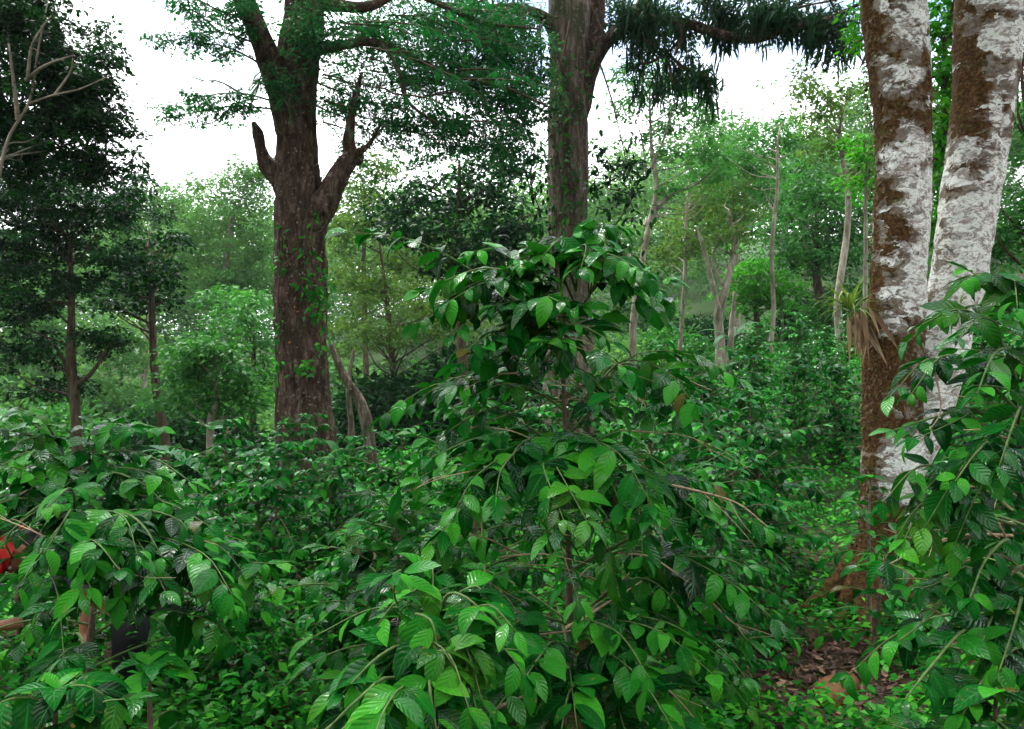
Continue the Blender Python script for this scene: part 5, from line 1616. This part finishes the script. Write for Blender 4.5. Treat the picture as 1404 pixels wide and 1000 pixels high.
def sky():
    w = bpy.data.worlds.new('World')
    SC.world = w
    w.use_nodes = True
    t = w.node_tree
    t.nodes.clear()
    N = t.nodes.new
    L = t.links.new
    s = N('ShaderNodeTexSky')
    s.sky_type = 'NISHITA'
    s.sun_disc = False
    s.sun_elevation, s.sun_rotation = EL, AZ
    tc = N('ShaderNodeTexCoord')
    no = N('ShaderNodeTexNoise')
    no.inputs['Scale'].default_value = 2.2
    no.inputs['Detail'].default_value = 5
    mp = N('ShaderNodeMapping')
    mp.inputs['Scale'].default_value = (1, 1, 2.2)
    L(tc.outputs['Generated'], mp.inputs[0])
    L(mp.outputs[0], no.inputs['Vector'])
    r = N('ShaderNodeMapRange')
    r.inputs[1].default_value, r.inputs[2].default_value = .28, .42
    L(no.outputs['Fac'], r.inputs[0])
    # a break in the cloud, ahead and to the right, where blue shows
    s0 = N('ShaderNodeSeparateXYZ')
    L(tc.outputs['Generated'], s0.inputs[0])

    def step(sock, lo, hi):
        n_ = N('ShaderNodeMapRange')
        n_.interpolation_type = 'SMOOTHSTEP'
        n_.inputs[1].default_value, n_.inputs[2].default_value = lo, hi
        L(sock, n_.inputs[0])
        return n_.outputs[0]

    def mul(p, q, op='MULTIPLY'):
        n_ = N('ShaderNodeMath')
        n_.operation = op
        for i_, v_ in enumerate((p, q)):
            if isinstance(v_, float):
                n_.inputs[i_].default_value = v_
            else:
                L(v_, n_.inputs[i_])
        return n_.outputs[0]
    band = mul(mul(step(s0.outputs[2], .29, .37), mul(1.0, step(s0.outputs[2], .55, .68), 'SUBTRACT')), mul(step(s0.outputs[0], -.25, -.02), step(s0.outputs[1], .4, .7)))
    mask = mul(1.0, mul(band, mul(.8, mul(step(no.outputs['Fac'], .62, .42), .2), 'ADD')), 'SUBTRACT')
    mx = N('ShaderNodeMix')
    mx.data_type = 'RGBA'
    L(mul(r.outputs[0], mask), mx.inputs[0])
    L(s.outputs[0], mx.inputs[6])
    mx.inputs[7].default_value = (12.5, 12.8, 13.2, 1)
    # an overcast sky is brightest overhead
    sx = N('ShaderNodeSeparateXYZ')
    L(tc.outputs['Generated'], sx.inputs[0])
    zr = N('ShaderNodeMapRange')
    zr.inputs[1].default_value, zr.inputs[2].default_value = 0.0, 1.0
    zr.inputs[3].default_value, zr.inputs[4].default_value = 0.32, 1.4
    L(sx.outputs[2], zr.inputs[0])
    sc = N('ShaderNodeVectorMath')
    sc.operation = 'SCALE'
    L(mx.outputs[2], sc.inputs[0])
    yr = N('ShaderNodeMapRange')                    # sky brightened ahead and dimmed behind the camera to cut flat front light
    yr.inputs[1].default_value, yr.inputs[2].default_value = -1.0, 1.0
    yr.inputs[3].default_value, yr.inputs[4].default_value = 0.3, 1.25
    L(sx.outputs[1], yr.inputs[0])
    mu = N('ShaderNodeMath')
    mu.operation = 'MULTIPLY'
    L(zr.outputs[0], mu.inputs[0])
    L(yr.outputs[0], mu.inputs[1])
    b = N('ShaderNodeBackground')
    b.inputs['Strength'].default_value = .12
    L(mu.outputs[0], sc.inputs['Scale'])
    L(sc.outputs[0], b.inputs['Color'])
    o = N('ShaderNodeOutputWorld')
    L(b.outputs[0], o.inputs['Surface'])


sky()
sd = bpy.data.lights.new('sun', 'SUN')
sd.energy = 2.2
sd.angle = math.radians(14)
sd.color = (1, .96, .9)
so = bpy.data.objects.new('sun', sd)
COL.objects.link(so)
# towards the sun: azimuth measured like the sky's rotation (from +Y, clockwise seen from above)
dv = Vector((math.sin(AZ) * math.cos(EL), math.cos(AZ) * math.cos(EL), math.sin(EL)))
so.rotation_euler = dv.to_track_quat('Z', 'Y').to_euler()
so.location = (0, -5, 30)

cd = bpy.data.cameras.new('camera')
cd.sensor_width = 36
cd.lens = F / 1404 * 36
cd.clip_start, cd.clip_end = .05, 600
co = bpy.data.objects.new('camera', cd)
COL.objects.link(co)
co.location = (0, 0, EYE)
co.rotation_euler = (PI / 2, 0, 0)
SC.camera = co
SC.view_settings.view_transform = 'Standard'
SC.view_settings.look = 'None'
SC.view_settings.exposure = 1.9
SC.view_settings.gamma = 1
SC.cycles.max_bounces = 8
SC.cycles.diffuse_bounces = 3
SC.cycles.volume_bounces = 0
SC.cycles.transparent_max_bounces = 8
